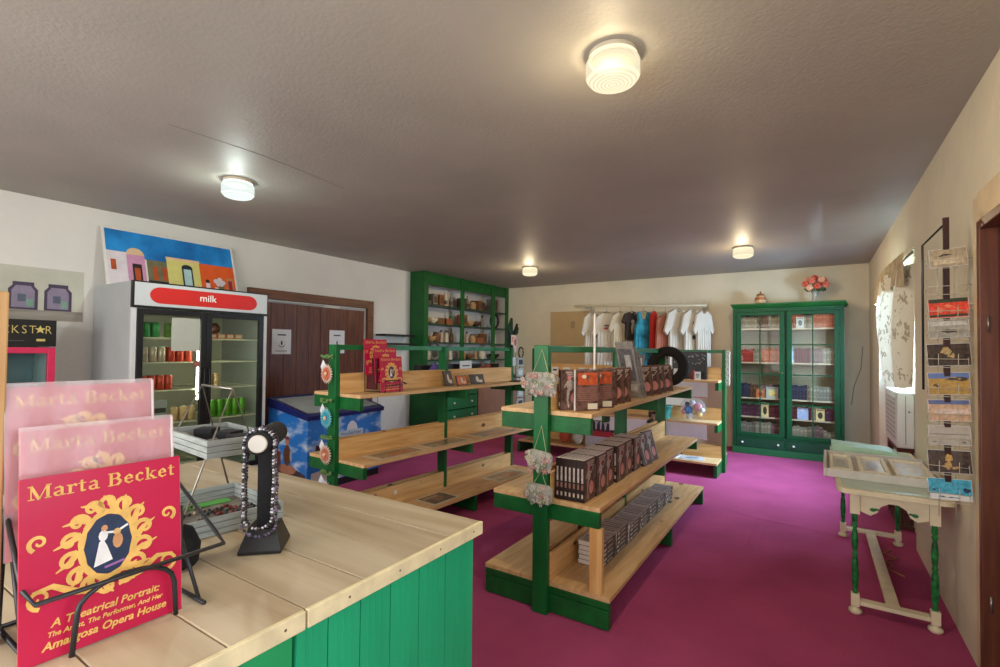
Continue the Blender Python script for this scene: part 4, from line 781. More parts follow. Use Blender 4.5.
# ---- paperbacks: cover faces +x, spine faces -y, base on z = 0
pbrown = M('paperback_brown', rgb(72, 48, 42), 0.55, 0.30, 24, spec=0.25, tint2=rgb(112, 84, 76)); pspine = M('paperback_spine', rgb(46, 31, 28), 0.4, 0.25, 30); ppage = M('paperback_pages', rgb(236, 226, 220), 0.8, 0.08, 90, stretch=(6, 1, 1))
ppink = M('paperback_pink', rgb(206, 132, 130), 0.5, 0.1, 30); pgrey = M('paperback_grey_art', rgb(178, 162, 152), 0.55, 0.3, 60); pora = M('paperback_orange', rgb(190, 84, 48), 0.5, 0.35, 40); pline = M('paperback_text', rgb(140, 96, 84), 0.6, 0.1); pbar = M('barcode_white', rgb(216, 206, 186), 0.6, 0.05, 100)
PMATS = [pbrown, pspine, ppage, ppink, pgrey, pora, pline, pbar]
def paperback_mesh(w=0.155, h=0.228, th=0.024):
    m = MB(); m.box(-th, -th + 0.0005, 0, w, 0, h, 0); m.box(-0.0005, 0, 0, w, 0, h, 0); m.box(-th, 0, 0, 0.0012, 0.0, h, 1); m.box(-th + 0.0006, -0.0006, 0.0013, w - 0.003, 0.002, h - 0.0003, 2)
    e = 0.0006
    m.ell((e, w * .62, h * .30), UY, UZ, w * .20, h * .16, 14, 3); m.ell((e * 1.2, w * .40, h * .62), UY, UZ, w * .16, h * .13, 12, 4); m.ell((e * 1.3, w * .36, h * .80), UY, UZ, w * .09, h * .06, 10, 3)
    m.ribbon([(w * .15, h * .55), (w * .3, h * .72), (w * .62, h * .66), (w * .85, h * .82)], [0.008, 0.012, 0.01, 0.006], (e * 1.4, 0, 0), UY, UZ, 4); m.ribbon([(w * .32, h * .5), (w * .28, h * .25), (w * .34, h * .06)], [0.018, 0.012, 0.007], (e * 1.4, 0, 0), UY, UZ, 4)
    for k in range(3): m.rect((e, w * .55, h * (.93 - .05 * k)), UY, UZ, w * (.34 - .06 * k), 0.004, 4)
    # back cover
    b = -th - e; m.rect((b, w * .5, h * .78), UY, UZ, w * .40, h * .15, 5); m.ell((b * 1.01, w * .5, h * .8), UY, UZ, w * .05, h * .09, 8, 0); m.ell((b * 1.01, w * .66, h * .84), UY, UZ, w * .1, h * .05, 8, 7)
    for k in range(7): m.rect((b, w * (.5), h * (.56 - .05 * k)), UY, UZ, w * .4, 0.0032, 6)
    m.rect((b * 1.01, w * .3, h * .11), UY, UZ, w * .2, h * .07, 7)
    # spine lettering blocks
    for z0, z1, mi in ((.1, .2, 4), (.3, .42, 6), (.46, .8, 4)): m.rect((-th / 2, -e, h * (z0 + z1) / 2), UX, UZ, th * .22, h * (z1 - z0) / 2, mi)
    return m
pb0 = paperback_mesh().build('paperback_book', PMATS); PBME = pb0.data; pbused = [False]
def paperback(loc, rot, label, group):
    if not pbused[0]: o = pb0; pbused[0] = True
    else: o = pb0.copy(); COL.objects.link(o)
    o.location = loc; o.rotation_euler = rot; tag(o, label, 'book', group); return o
rb = random.Random(11)
# middle shelf of the near unit: blocks of upright books, spines toward the viewer
MZ = 0.6262; y = IY + 0.025; grp_n = ['first', 'second', 'third', 'fourth', 'fifth', 'sixth']
for gidx, (n, gap, xr_) in enumerate(((7, 0.002, 0.0), (7, 0.002, 0.006), (6, 0.03, -0.006), (6, 0.004, 0.004), (6, 0.02, -0.002), (6, 0.0, 0.003))):
    for k in range(n): paperback((IX + 0.235 + xr_ - k * 0.0246, y + rb.uniform(0, 0.004), MZ), (0, 0, rb.uniform(-.006, .006)), 'brown paperback standing in the %s block from the near end, middle shelf of near unit' % grp_n[gidx], 'paperbacks standing on the middle shelf, %s block' % grp_n[gidx])
    y += 0.158 + gap
for k, dy in enumerate((0.03, 0.20)): paperback((IX + 0.255, y + dy, MZ), (0, -0.28, -0.12), 'brown paperback propped cover-out %s the upright blocks on the middle shelf' % ('just beyond' if k == 0 else 'farthest from'), 'propped paperbacks on the middle shelf')
# bottom shelf: flat stacks (spines toward +x)
BZ = 0.1712
def flat(x, y, z, label, group): paperback((x, y, z), (0, -PI / 2, rb.uniform(-.02, .02) + PI / 2), label, group)
FM = [pspine, pspine, ppage, pgrey, M('flat_cover_grey', rgb(196, 182, 174), 0.5, 0.2, 14), pora, M('flat_cover_line', rgb(120, 104, 98), 0.5, 0.2, 60), pbar]
def flat_mesh():
    m = MB(); w, h, th = 0.155, 0.228, 0.027
    m.box(-th, -th + 0.001, 0, w, 0, h, 0); m.box(-0.001, 0, 0, w, 0, h, 4); m.box(-th, 0, 0, 0.0012, 0.0, h, 1); m.box(-th + 0.0011, -0.0011, 0.0013, w - 0.003, 0.002, h - 0.003, 2)
    for k in range(6): m.rect((0.0006, w * .5, h * (.12 + .15 * k)), UY, UZ, w * (.44 - .05 * (k % 3)), 0.004 + .003 * (k % 2), 6)
    m.rect((-th / 2, -0.0006, h * .82), UX, UZ, th * .24, h * .1, 7); m.rect((-th / 2, -0.0006, h * .45), UX, UZ, th * .2, h * .2, 3)
    return m
FL0 = flat_mesh().build('paperback_book', FM); fused = [False]
for blk, (y_, ns, nh, lab) in enumerate(((IY + 0.535, 2, 5, 'brown paperback lying in the nearer, taller block of flat stacks on the bottom shelf'), (IY + 1.03, 5, 4, 'brown paperback lying in the farther, lower block of flat stacks on the bottom shelf'))):
    for sidx in range(ns):
        for k in range(nh):
            if not fused[0]: o = FL0; fused[0] = True
            else: o = FL0.copy(); COL.objects.link(o)
            o.location = (IX + 0.235 + rb.uniform(-.004, .004), y_ + sidx * 0.236 + rb.uniform(-.003, .003), BZ + 0.0275 * (k + 1)); o.rotation_euler = (0, -PI / 2, PI / 2 + rb.uniform(-.02, .02))
            tag(o, lab, 'book', 'flat paperback stacks, ' + ('near block' if blk == 0 else 'far block'))
# top shelf of the near unit: angled books, pole, tall prints, propped books
TZ = 1.1162
for (dx, dy, face, lab) in ((0.245, 0.185, 'b', 'paperback angled back-cover-out with an orange picture, nearest on the top shelf'), (0.085, 0.035, 'f', 'paperback angled front-cover-out behind the nearest book on the top shelf'),
        (0.265, 0.36, 'b', 'second angled paperback showing an orange picture on the top shelf'), (0.115, 0.21, 'f', 'second angled paperback front-cover-out on the top shelf, partly hidden'),
        (0.160, 0.37, 'f', 'third angled paperback front-cover-out on the top shelf'), (0.165, 0.50, 'f', 'fourth angled paperback front-cover-out on the top shelf'), (0.165, 0.62, 'f', 'fifth angled paperback front-cover-out, beside the tall grey prints')):
    rz = math.atan2(0.6, -0.8) if face == 'b' else math.atan2(-0.6, 0.8)
    paperback((IX + dx, IY + dy, TZ), (0, 0, rz), lab, 'angled books on the top shelf')
for k, dy in enumerate((1.18, 1.36, 1.55, 1.74)):
    paperback((IX + 0.175, IY + dy, TZ), (0, -0.16, -0.55 - 0.1 * (k % 2)), 'paperback propped cover-out on the top shelf beyond the grey prints, %s of four' % grp_n[k], 'propped paperbacks on the top shelf')
m = MB(); m.lathe([(0.016, 0), (0.016, 0.006), (0.006, 0.008), (0.006, 0.55), (0.001, 0.556)], 10); tag(m.build('display_pole', M('white_pole', rgb(214, 208, 204), 0.4, 0.03), None, (IX + 0.205, IY + 0.235, TZ)), 'slender white display pole rising from the books on the top shelf', 'pole')
gp = M('grey_print', rgb(146, 142, 136), 0.4, 0.35, 22, coat=0.3)
for k, (dy, col) in enumerate(((0.90, 0), (0.955, 1), (1.01, 2))):
    m = MB(); m.box(-0.06, 0.06, 0, 0.012, 0, 0.46 - 0.04 * k, 0); m.rect((0, -0.0006, 0.28 - 0.02 * k), UX, UZ, 0.048, 0.13, 1); m.rect((0, -0.001, 0.09), UX, UZ, 0.044, 0.03, 2); m.rect((0.01, -0.0014, 0.3), UX, UZ, 0.02, 0.06, 2)
    tag(m.build('matted_print', [gp, M('print_slate', rgb(104, 104, 108), 0.4, 0.4, 30, coat=0.3), M('print_silver', rgb(184, 182, 178), 0.4, 0.3, 30, coat=0.3)], None, (IX + 0.19, IY + dy + 0.12, TZ), (0.54, 0, 0.0)), 'tall grey matted print leaning on the top shelf, %s of the three' % ('nearest', 'middle', 'farthest')[k] if 0 else 'tall grey matted print leaning on the top shelf, %s of three' % ('nearest', 'middle', 'farthest')[k], 'print', 'tall grey prints on the top shelf')
# black padded ring hung at the far post
m = MB(); m.tube([(0.145 * math.cos(q), 0, 0.145 * math.sin(q)) for q in [2 * PI * i / 32 for i in range(32)]], 0.05, 12, 0, True)
tag(m.build('padded_ring', M('black_felt', rgb(30, 26, 24), 0.9, 0.2, 50), None, (IX + 0.09, 4.85, 1.31), (0, 0, math.radians(25))), 'black padded ring hanging on the far post of the near unit', 'padded ring')
# hanging floral sachets on the near post
def sachet(z, w, h, string_to, lab, rot=0.0):
    t = thing('floral_sachet', lab, 'sachet', (IX + 0.012, IY - 0.0425, z), 0, 'floral sachets on the near post')
    m = MB(); n = 14; k2 = 8; vs = []; fs = []
    for i in range(k2 + 1):
        a = -PI / 2 + PI * i / k2
        for j in range(n * 2):
            q = 2 * PI * j / (n * 2); sgn = lambda v, p: math.copysign(abs(v) ** p, v)
            vs.append((w / 2 * sgn(math.cos(q), .45) * sgn(math.cos(a), .55), -0.024 + 0.022 * math.sin(a), h / 2 * sgn(math.sin(q), .45) * sgn(math.cos(a), .55)))
    for i in range(k2):
        for j in range(n * 2): fs.append((i * n * 2 + j, i * n * 2 + (j + 1) % (n * 2), (i + 1) * n * 2 + (j + 1) % (n * 2), (i + 1) * n * 2 + j))
    m.add(vs, fs, 0, True); c = m.build('cushion', M('sachet_cloth', rgb(150, 147, 136), 0.8, 0.2, 30, 0.2, 80), t, rot=(0, rot, 0))
    rs = random.Random(int(z * 1000)); m = MB()
    for i in range(34):
        x = rs.uniform(-.5, .5) * w; zz = rs.uniform(-.5, .42) * h; r = rs.uniform(.005, .011); mi = rs.choice((0, 1, 1, 1, 2, 2, 3))
        for p in range(5): a = 2 * PI * p / 5 + i; m.sph((x + r * math.cos(a), -0.048 - rs.uniform(0, .006), zz + r * math.sin(a)), r * .62, r * .35, r * .62, 6, mi)
        m.sph((x, -0.052, zz), r * .4, n=6, mi=4)
    m.build('silk_flowers', [M('petal_pink', rgb(196, 168, 162), 0.7, 0.1), M('petal_white', rgb(186, 182, 170), 0.7, 0.05), M('petal_green', rgb(128, 136, 112), 0.7, 0.2), M('petal_rose', rgb(178, 130, 130), 0.7, 0.1), M('petal_centre', rgb(206, 184, 130), 0.7)], t)
    m = MB(); m.tube([(-w * .25, -0.024, h * .42), (0, -0.006, string_to), (w * .25, -0.024, h * .42)], 0.002, 6); m.build('string', M('twine', rgb(196, 190, 150), 0.8), t)
sachet(1.265, 0.20, 0.135, 0.19, 'uppermost grey floral sachet hanging from the near green post')
sachet(0.845, 0.155, 0.115, 0.19, 'middle grey floral sachet hanging from the near green post', 0.1)
sachet(0.665, 0.165, 0.11, 0.12, 'lowest grey floral sachet hanging from the near green post')

# sunburst flowers on the left unit's near post
def sunburst(z, c1, c2, lab):
    p = LU(-0.03, -0.0605, z); t = thing('sunburst_flower', lab, 'flower ornament', p, LRZ, 'flower ornaments on the left post')
    m = MB()
    for ring, (nn, rr, cc) in enumerate(((20, 0.078, 0), (16, 0.055, 1))):
        for i in range(nn):
            a = 2 * PI * i / nn; w = 0.0078 - 0.0012 * ring; d = (math.cos(a), math.sin(a)); y0 = -0.006 * ring
            q = [(0.015 * d[0] - w * .3 * d[1], y0, 0.015 * d[1] + w * .3 * d[0]), (rr * .7 * d[0] - w * d[1], y0 - .006, rr * .7 * d[1] + w * d[0]), (rr * d[0], y0 - .002, rr * d[1]), (rr * .7 * d[0] + w * d[1], y0 - .006, rr * .7 * d[1] - w * d[0]), (0.015 * d[0] + w * .3 * d[1], y0, 0.015 * d[1] - w * .3 * d[0])]
            m.prism(q, (0, 0.0015, 0), cc)
    m.build('petals', [M('petal_%d_%d_%d' % tuple(int(v * 255) for v in c1), c1, 0.6, 0.12, 40), M('petal_%d_%d_%d' % tuple(int(v * 255) for v in c2), c2, 0.6, 0.12, 40)], t)
    m = MB(); m.sph((0, -0.014, 0), 0.016, 0.01, 0.016, 10); m.build('centre', M('flower_centre', rgb(222, 180, 150), 0.5, 0.2, 80), t)
    m = MB(); m.prism([(-0.05, 0.004, 0.0), (-0.09, 0.004, 0.05), (-0.06, 0.004, 0.105), (-0.02, 0.004, 0.06)], (0, 0.002, 0)); m.build('paper_tag', paper, t)
    m = MB(); rs = random.Random(int(z * 100))
    for i in range(26): x = rs.uniform(-.075, .07); zz = 0.13 + rs.uniform(-.013, .013); m.prism([(x - .01, -0.004, zz), (x + .004, -0.008, zz + .007), (x + .016, -0.004, zz), (x + .004, -0.008, zz - .007)], (0, rs.uniform(.004, .009), 0), i % 2)
    m.build('leaf_band', [M('leaf_a', rgb(66, 112, 48), 0.7, 0.2), M('leaf_b', rgb(104, 132, 78), 0.7, 0.2)], t)
cr_ = rgb(214, 192, 172); 
sunburst(1.26, cr_, rgb(206, 108, 78), 'uppermost cream and orange sunburst flower on the left green post')
sunburst(0.93, rgb(112, 190, 200), rgb(64, 160, 178), 'turquoise sunburst flower on the left green post')
sunburst(0.66, rgb(206, 184, 164), rgb(196, 116, 84), 'cream and copper sunburst flower below the turquoise one on the left post')
sunburst(0.40, rgb(214, 206, 206), rgb(196, 110, 150), 'lowest pink and white sunburst flower low on the left green post')

# booklets in a rack on the left unit's top shelf
bmesh_small = me0
for k, (x, y, z, lab) in enumerate(((0.235, 0.345, TZ + 0.002, 'red booklet foremost in the wire rack on the left unit'), (0.185, 0.33, TZ + 0.07, 'red booklet in the middle tier of the wire rack on the left unit'), (0.135, 0.275, TZ + 0.135, 'red booklet highest at the back of the wire rack on the left unit'))):
    o = bpy.data.objects.new('booklet', me0); COL.objects.link(o); o.location = LU(x, y, z); o.scale = (1, 0.92, 0.90); o.rotation_euler = (0, -0.10, LRZ); tag(o, lab, 'booklet', 'booklets in the shelf rack')
m = MB(); 
t = thing('wire_booklet_rack', 'black wire rack holding red booklets on the left unit top shelf', 'rack', LU(0.2, 0.33, TZ), LRZ)
for y in (-0.12, 0.12): m.tube([(0.055, y * .6, 0.09), (0.055, y * .6, 0.004), (-0.13, y, 0.004), (-0.14, y, 0.30)], 0.004, 6)
m.tube([(0.055, -0.075, 0.09), (0.055, 0.075, 0.09)], 0.004, 6); m.tube([(0.055, -0.075, 0.05), (0.055, 0.14, 0.06), (-0.12, 0.135, 0.1)], 0.004, 6); m.tube([(-0.14, -0.12, 0.3), (-0.14, 0.12, 0.3)], 0.004, 6); m.build('wire_frame', blackm, t)
m = MB(); m.box(-0.13, -0.012, -0.105, -0.095, 0.02, 0.26); tag(m.build('booklet', M('maroon_side', rgb(70, 20, 28), 0.5, 0.3, 30), None, LU(0.2, 0.33, TZ), (0, 0, LRZ)), 'dark maroon booklet turned edge-on at the side of the shelf rack', 'booklet')
def framed(x, y, w, h, col, lab, rz=0.0):
    t = thing('photo_card', lab, 'photo card', LU(x, y, TZ), LRZ + rz, 'photo cards on the left unit', rot=(0, -0.32, LRZ + rz))
    m = MB(); m.box(-0.006, 0, -w / 2, w / 2, 0, h); m.build('card', M('card_black', rgb(44, 34, 32), 0.4, 0.2), t)
    m = MB(); m.box(0.0002, 0.0012, -w * .42, w * .42, h * .08, h * .92, 0); m.ell((0.0016, 0, h * .5), UY, UZ, w * .12, h * .3, 10, 1); m.rect((0.0014, w * .2, h * .3), UY, UZ, w * .14, h * .12, 1); m.build('photo', [M('photo_%d_%d_%d' % tuple(int(v * 255) for v in col), col, 0.4, 0.4, 30), M('photo_light', rgb(206, 190, 176), 0.5, 0.2)], t)
framed(0.15, 1.10, 0.115, 0.145, rgb(60, 44, 44), 'small dark upright photo card leaning on the left unit top shelf')
framed(0.16, 1.27, 0.15, 0.095, rgb(206, 96, 48), 'orange photo card leaning between two dark ones on the left unit')
framed(0.16, 1.50, 0.19, 0.10, rgb(46, 40, 42), 'wide dark photo card leaning on the left unit top shelf', -0.1)
# flat prints on the lower shelves of the left unit
def flatprint(x, y, z, lx, ly, cols, lab, rz=0.0):
    m = MB(); m.box(-lx / 2, lx / 2, -ly / 2, ly / 2, 0, 0.002, 0); m.rect((0, 0, 0.0024), UX, UY, lx * .42, ly * .42, 1); m.rect((lx * .1, ly * .05, 0.0028), UX, UY, lx * .2, ly * .22, 2); m.rect((-lx * .22, -ly * .1, 0.003), UX, UY, lx * .1, ly * .28, 3)
    nm = '%d_%d_%d' % tuple(int(v * 255) for v in cols[1])
    tag(m.build('flat_print', [M('fp_margin', rgb(206, 190, 164), 0.35, 0.03), M('fp_a_' + nm, cols[0], 0.3, 0.3, 18, coat=0.5), M('fp_b_' + nm, cols[1], 0.3, 0.3, 30, coat=0.5), M('fp_c_' + nm, cols[2], 0.3, 0.3, 30, coat=0.5)], None, LU(x, y, z), (0, 0, LRZ + rz)), lab, 'print', 'prints lying on the left unit')
mz, bz2 = 0.6258, 0.1708
flatprint(0.20, 0.42, mz, 0.22, 0.50, (rgb(150, 132, 110), rgb(170, 96, 64), rgb(120, 110, 90)), 'flat rust-toned print nearest the post on the left unit middle shelf')
flatprint(0.20, 0.98, mz, 0.22, 0.54, (rgb(140, 136, 118), rgb(120, 112, 80), rgb(90, 96, 90)), 'flat olive print in the centre of the left unit middle shelf')
flatprint(0.20, 1.68, mz, 0.24, 0.62, (rgb(136, 130, 124), rgb(176, 120, 110), rgb(110, 112, 120)), 'flat pinkish-grey print at the far end of the left unit middle shelf')
flatprint(0.24, 0.86, bz2, 0.24, 0.32, (rgb(60, 44, 36), rgb(110, 80, 56), rgb(150, 130, 96)), 'flat dark brown print on the left unit bottom shelf')
flatprint(0.24, 1.86, bz2, 0.24, 0.52, (rgb(176, 146, 110), rgb(186, 110, 70), rgb(140, 110, 80)), 'flat pale rust print at the far end of the left unit bottom shelf')
m = MB(); m.lathe([(0.018, 0), (0.018, 0.002)], 16, (0, 0, 0), 0, Matrix.Rotation(PI / 2, 4, 'Y')); tag(m.build('price_sticker', white, None, LU(0.0445, 0.56, 0.255), (0, 0, LRZ)), 'small round white sticker on the left unit lowest back board', 'sticker')
# goods on the far side of the left unit's top shelf
m = MB(); m.box(-0.05, 0.05, -0.62, 0.62, 0, 0.185); m.box(-0.052, 0.052, -0.622, 0.622, 0.15, 0.158); tag(m.build('display_case', black, None, LU(-0.215, 1.66, TZ), (0, 0, LRZ), bevel=0.004), 'long black case on the far side of the left unit top shelf', 'case')
m = MB(); m.sph((0, 0, 0.095), 0.035, 0.09, 0.095, 12); m.tube([(0, -0.03, 0.17), (0, 0, 0.21), (0, 0.03, 0.17)], 0.005, 6); tag(m.build('purple_purse', M('purple_cloth', rgb(96, 76, 150), 0.8, 0.2, 30), None, LU(-0.105, 1.17, TZ), (0, 0, LRZ)), 'small purple purse before the black case on the left unit', 'purse')
m = MB(); m.box(-0.004, 0.004, -0.09, 0.09, 0, 0.22); 
for k in range(3): m.rect((0.0046, 0, 0.17 - .05 * k), UY, UZ, 0.06, 0.006, 1)
tag(m.build('price_card', [paper, ink], None, LU(-0.105, 1.62, TZ), (0, 0, LRZ)), 'white price card standing before the black case on the left unit', 'card')
m = MB(); 
for i in range(9): m.sph((0.02 * math.sin(i * 2.1), -0.08 + 0.02 * i, 0.13 + 0.03 * math.sin(i * 1.7)), 0.028, n=8, mi=i % 2)
m.lathe([(0.04, 0), (0.05, 0.12)], 12, mi=1); tag(m.build('dried_bouquet', [M('bouquet_red', rgb(150, 66, 60), 0.8, 0.3, 40), M('bouquet_brown', rgb(110, 80, 64), 0.8, 0.3, 40)], None, LU(-0.10, 1.94, TZ), (0, 0, LRZ)), 'reddish dried bouquet beside the white price card on the left unit', 'bouquet')
# spinning sample stand, cactus toy and packet strip at the far end of the left unit
t = thing('sample_stand', 'black wire stand with a red-tipped paddle at the far end of the left unit', 'stand', LU(0.19, 2.10, TZ), LRZ)
m = MB(); m.lathe([(0.075, 0), (0.075, 0.006), (0.01, 0.012)], 18); m.build('base', black, t)
m = MB(); m.tube([(0, 0, 0.01), (0, 0, 0.36), (0.005, -0.03, 0.42)], 0.004, 8); m.tube([(0, 0, 0.30), (0, 0.12, 0.33), (0, 0.17, 0.34)], 0.003, 6); m.tube([(0, -0.01, 0.05), (0, -0.05, 0.10), (0, -0.05, 0.2)], 0.003, 6); m.build('pole', steelwire, t)
m = MB(); m.prism([(0.006, -0.075, 0.42), (0.006, -0.06, 0.37), (0.006, -0.03, 0.30), (0.006, 0, 0.37), (0.006, 0.01, 0.42), (0.006, -0.01, 0.47), (0.006, -0.055, 0.47)], (0.01, 0, 0), 0); m.ell((0.0165, -0.035, 0.42), UY, UZ, 0.022, 0.04, 12, 1); m.build('paddle', [M('paddle_white', rgb(206, 186, 180), 0.5), M('paddle_red', rgb(186, 80, 60), 0.5)], t)
m = MB(); m.box(0.004, 0.008, -0.06, -0.01, 0.17, 0.26); m.build('hang_tag', M('blue_white_tag', rgb(206, 214, 224), 0.5), t)
t = thing('cactus_toy', 'dark green cactus-shaped plush with an orange tag above the left unit', 'plush toy', LU(0.02, 2.235, 1.4805), LRZ)
cg = M('cactus_green', rgb(34, 58, 44), 0.85, 0.3, 40, 0.2)
m = MB(); m.tube([(0, 0, 0), (0, 0, 0.12), (0, -0.01, 0.2), (0, 0.02, 0.33)], [0.035, 0.038, 0.036, 0.014], 10); m.tube([(0, 0, 0.10), (0, 0.06, 0.12), (0, 0.10, 0.18), (0, 0.13, 0.27)], [0.022, 0.026, 0.026, 0.012], 10); m.tube([(0, 0, 0.06), (0, -0.05, 0.10), (0, -0.08, 0.18)], [0.02, 0.022, 0.012], 10); m.tube([(0, 0.05, 0.12), (0, 0.13, 0.17), (0, 0.15, 0.23)], [0.015, 0.016, 0.01], 8); m.build('body', cg, t)
m = MB(); m.box(0.04, 0.044, -0.04, 0.045, 0.03, 0.14, 0); m.rect((0.0446, 0, 0.085), UY, UZ, 0.026, 0.032, 1); m.rect((0.045, 0, 0.085), UY, UZ, 0.006, 0.022, 0); m.rect((0.0452, 0, 0.09), UY, UZ, 0.018, 0.006, 0); m.build('tag', [M('tag_cream', rgb(222, 206, 190), 0.6), M('tag_orange', rgb(216, 92, 48), 0.6)], t)
t = thing('packet_strip', 'hanging strip of grey-blue packets with a black loop at the left unit far post', 'packet strip', LU(0.075, 2.335, 0.80), LRZ)
for k in range(5):
    m = MB(); m.box(-0.012, 0.012, -0.045, 0.075, 0.008 + k * 0.115, 0.108 + k * 0.115, 0); m.rect((0.0126, 0.015, 0.058 + k * 0.115), UY, UZ, 0.04, 0.028, 1 + k % 2); m.build('packet', [M('packet_grey', rgb(170, 178, 178), 0.4, 0.2, 30), M('packet_dark', rgb(44, 50, 56), 0.5), M('packet_pale', rgb(210, 216, 220), 0.4)], t, bevel=0.003)
m = MB(); m.tube([(0, 0.035 + 0.045 * math.cos(a), 0.625 + 0.06 * math.sin(a)) for a in [2 * PI * i / 18 for i in range(18)]], 0.008, 8, 0, True); m.tube([(0, 0.01, 0.56), (0, 0.015, 0.02)], 0.004, 6); m.build('loop', black, t)

# ------------------------------------------------------------------ goods on the back unit (its front faces the viewer)
def BP(y, xo, z): return BU(-xo, y, z)      # y: metres from the right end, xo: metres toward the viewer
BR = PI / 2
m = MB(); m.box(-0.20, 0.20, -0.03, 0.03, 0, 0.34, 0); m.box(-0.205, 0.205, -0.035, 0.035, 0.34, 0.352, 1)
rs = random.Random(5)
for i in range(34): m.ell((rs.uniform(-.18, .18), -0.0306, rs.uniform(.18, .31)), UX, UZ, rs.uniform(.006, .013), rs.uniform(.005, .011), 6, 2)
tag(m.build('earring_display', [black, M('display_green_top', rgb(70, 120, 88), 0.5), M('silver_trinket', rgb(150, 150, 150), 0.4, 0.2)], None, BP(0.36, 0.09, TZ)), 'black display box of small silver trinkets atop the back unit', 'display box')
for k, (y, w, h) in enumerate(((0.24, 0.07, 0.10), (0.46, 0.12, 0.13), (0.66, 0.12, 0.13), (0.82, 0.10, 0.11))):
    m = MB(); m.box(-w / 2, w / 2, -0.004, 0.004, 0, h); m.rect((0, -0.0046, h * .6), UX, UZ, w * .3, h * .06, 1); m.rect((0, -0.0046, h * .35), UX, UZ, w * .22, h * .05, 1)
    tag(m.build('price_card', [paper, ink], None, BP(y, 0.235, TZ), (-0.12, 0, 0)), 'small white price card on the back unit top shelf, %s from the right' % grp_n[k], 'card', 'price cards on the back unit')
for k, (y, col) in enumerate(((0.55, rgb(60, 34, 34)), (0.30, rgb(120, 40, 40)), (0.93, rgb(70, 60, 60)))):
    m = MB(); m.lathe([(0.03, 0), (0.04, 0.03), (0.035, 0.07), (0.02, 0.10)], 12); m.sph((0, 0, 0.10), 0.02, n=8); tag(m.build('trinket_jar', M('trinket_%d' % k, col, 0.4, 0.3, 30), None, BP(y, 0.18, TZ)), ['dark trinket jar between two white cards on the back unit', 'reddish trinket jar near the right end of the back unit', 'grey trinket jar left of the white cards on the back unit'][k], 'jar')
# clear bag of bright toys, turquoise bucket
t = thing('toy_bag', 'clear bag of blue, pink and yellow toys with a red header card', 'toy bag', BP(0.30, 0.20, 0.6265), 0)
m = MB(); m.sph((0, 0, 0.14), 0.155, 0.06, 0.14, 16); m.build('bag_film', M('clear_film', rgb(196, 190, 200), 0.15, 0.1, 10, trans=0.85, spec=0.3), t)
m = MB()
for (x, z, r, mi) in ((-.05, .12, .055, 0), (-.06, .19, .03, 4), (.06, .16, .055, 1), (.07, .08, .045, 2), (-.03, .05, .04, 3), (.0, .21, .035, 3), (.11, .13, .03, 3), (-.1, .1, .03, 1)): m.sph((x, -0.015, z), r, .03, r, 10, mi)
m.build('toys', [M('toy_blue', rgb(44, 128, 196), 0.4), M('toy_pink', rgb(226, 150, 158), 0.4), M('toy_yellow', rgb(226, 190, 120), 0.4), M('toy_white', rgb(226, 226, 232), 0.4), M('toy_navy', rgb(50, 60, 100), 0.4)], t)
m = MB(); m.box(-0.15, 0.15, -0.008, 0.008, 0.275, 0.34, 0); m.box(-0.15, 0.0, -0.009, -0.008, 0.275, 0.34, 1); m.build('header_card', [M('header_red', rgb(196, 50, 66), 0.5, 0.1), M('header_grey', rgb(150, 146, 130), 0.5, 0.1)], t)
t = thing('toy_bucket', 'small turquoise bucket beside the clear toy bag on the back unit', 'bucket', BP(0.62, 0.22, 0.6265), 0)
m = MB(); m.lathe([(0.055, 0), (0.085, 0.15), (0.092, 0.15), (0.092, 0.16), (0.08, 0.16), (0.052, 0.006)], 18); m.build('pail', M('turquoise', rgb(92, 190, 186), 0.4, 0.05), t)
m = MB(); m.tube([(0.088 * math.cos(a), -0.05 * math.sin(a), 0.15 - 0.02 * math.sin(a)) for a in [PI * i / 10 for i in range(11)]], 0.004, 6); m.build('handle', white, t)
# dark beaded lanyards hanging off the middle shelf
for k, (y, dz, col) in enumerate(((0.80, 0.0, rgb(60, 54, 48)), (0.73, 0.03, rgb(110, 90, 66)), (0.67, -0.03, rgb(40, 40, 46)))):
    m = MB(); r_ = random.Random(k)
    for i in range(24): m.sph((r_.uniform(-.03, .03) + 0.05 * i / 24, r_.uniform(-.008, .008), 0.43 - i * 0.026), r_.uniform(.016, .03), n=7, mi=i % 3)
    m.tube([(-0.01, 0, 0.44), (0.02, 0, 0.2), (0.05, 0, -0.18)], 0.004, 6, 0)
    tag(m.build('keyring_cluster', [M('lanyard_%d' % k, col, 0.5, 0.3, 40), M('lanyard_dark', rgb(36, 34, 34), 0.5), M('lanyard_tan', rgb(150, 120, 96), 0.5)], None, BP(y, 0.375, 0.57 + dz)), ['dark brown keyring cluster hanging leftmost from the back unit middle shelf', 'tan keyring cluster hanging in the middle from the back unit middle shelf', 'black keyring cluster hanging rightmost from the back unit middle shelf'][k], 'keyrings', 'keyring clusters on the back unit')
for k, (y, rz, lab) in enumerate(((0.30, 0.1, 'white glossy magazine at the right of the back unit bottom shelf'), (0.58, -0.15, 'white glossy magazine left of another on the back unit bottom shelf'))):
    m = MB(); m.box(-0.13, 0.13, -0.10, 0.10, 0, 0.006 + 0.006 * k); m.poly([(-.08, -.06, .0068 + .006 * k), (.09, -.03, .0068 + .006 * k), (.05, .06, .0068 + .006 * k), (-.05, .04, .0068 + .006 * k)], 1)
    tag(m.build('magazine', [M('glossy_white', rgb(214, 216, 224), 0.2, 0.04, coat=0.5), M('magazine_art', rgb(110, 130, 140), 0.3, 0.4, 20)], None, BP(y, 0.23, 0.1708), (0, 0, rz)), lab, 'magazine', 'magazines on the back unit')
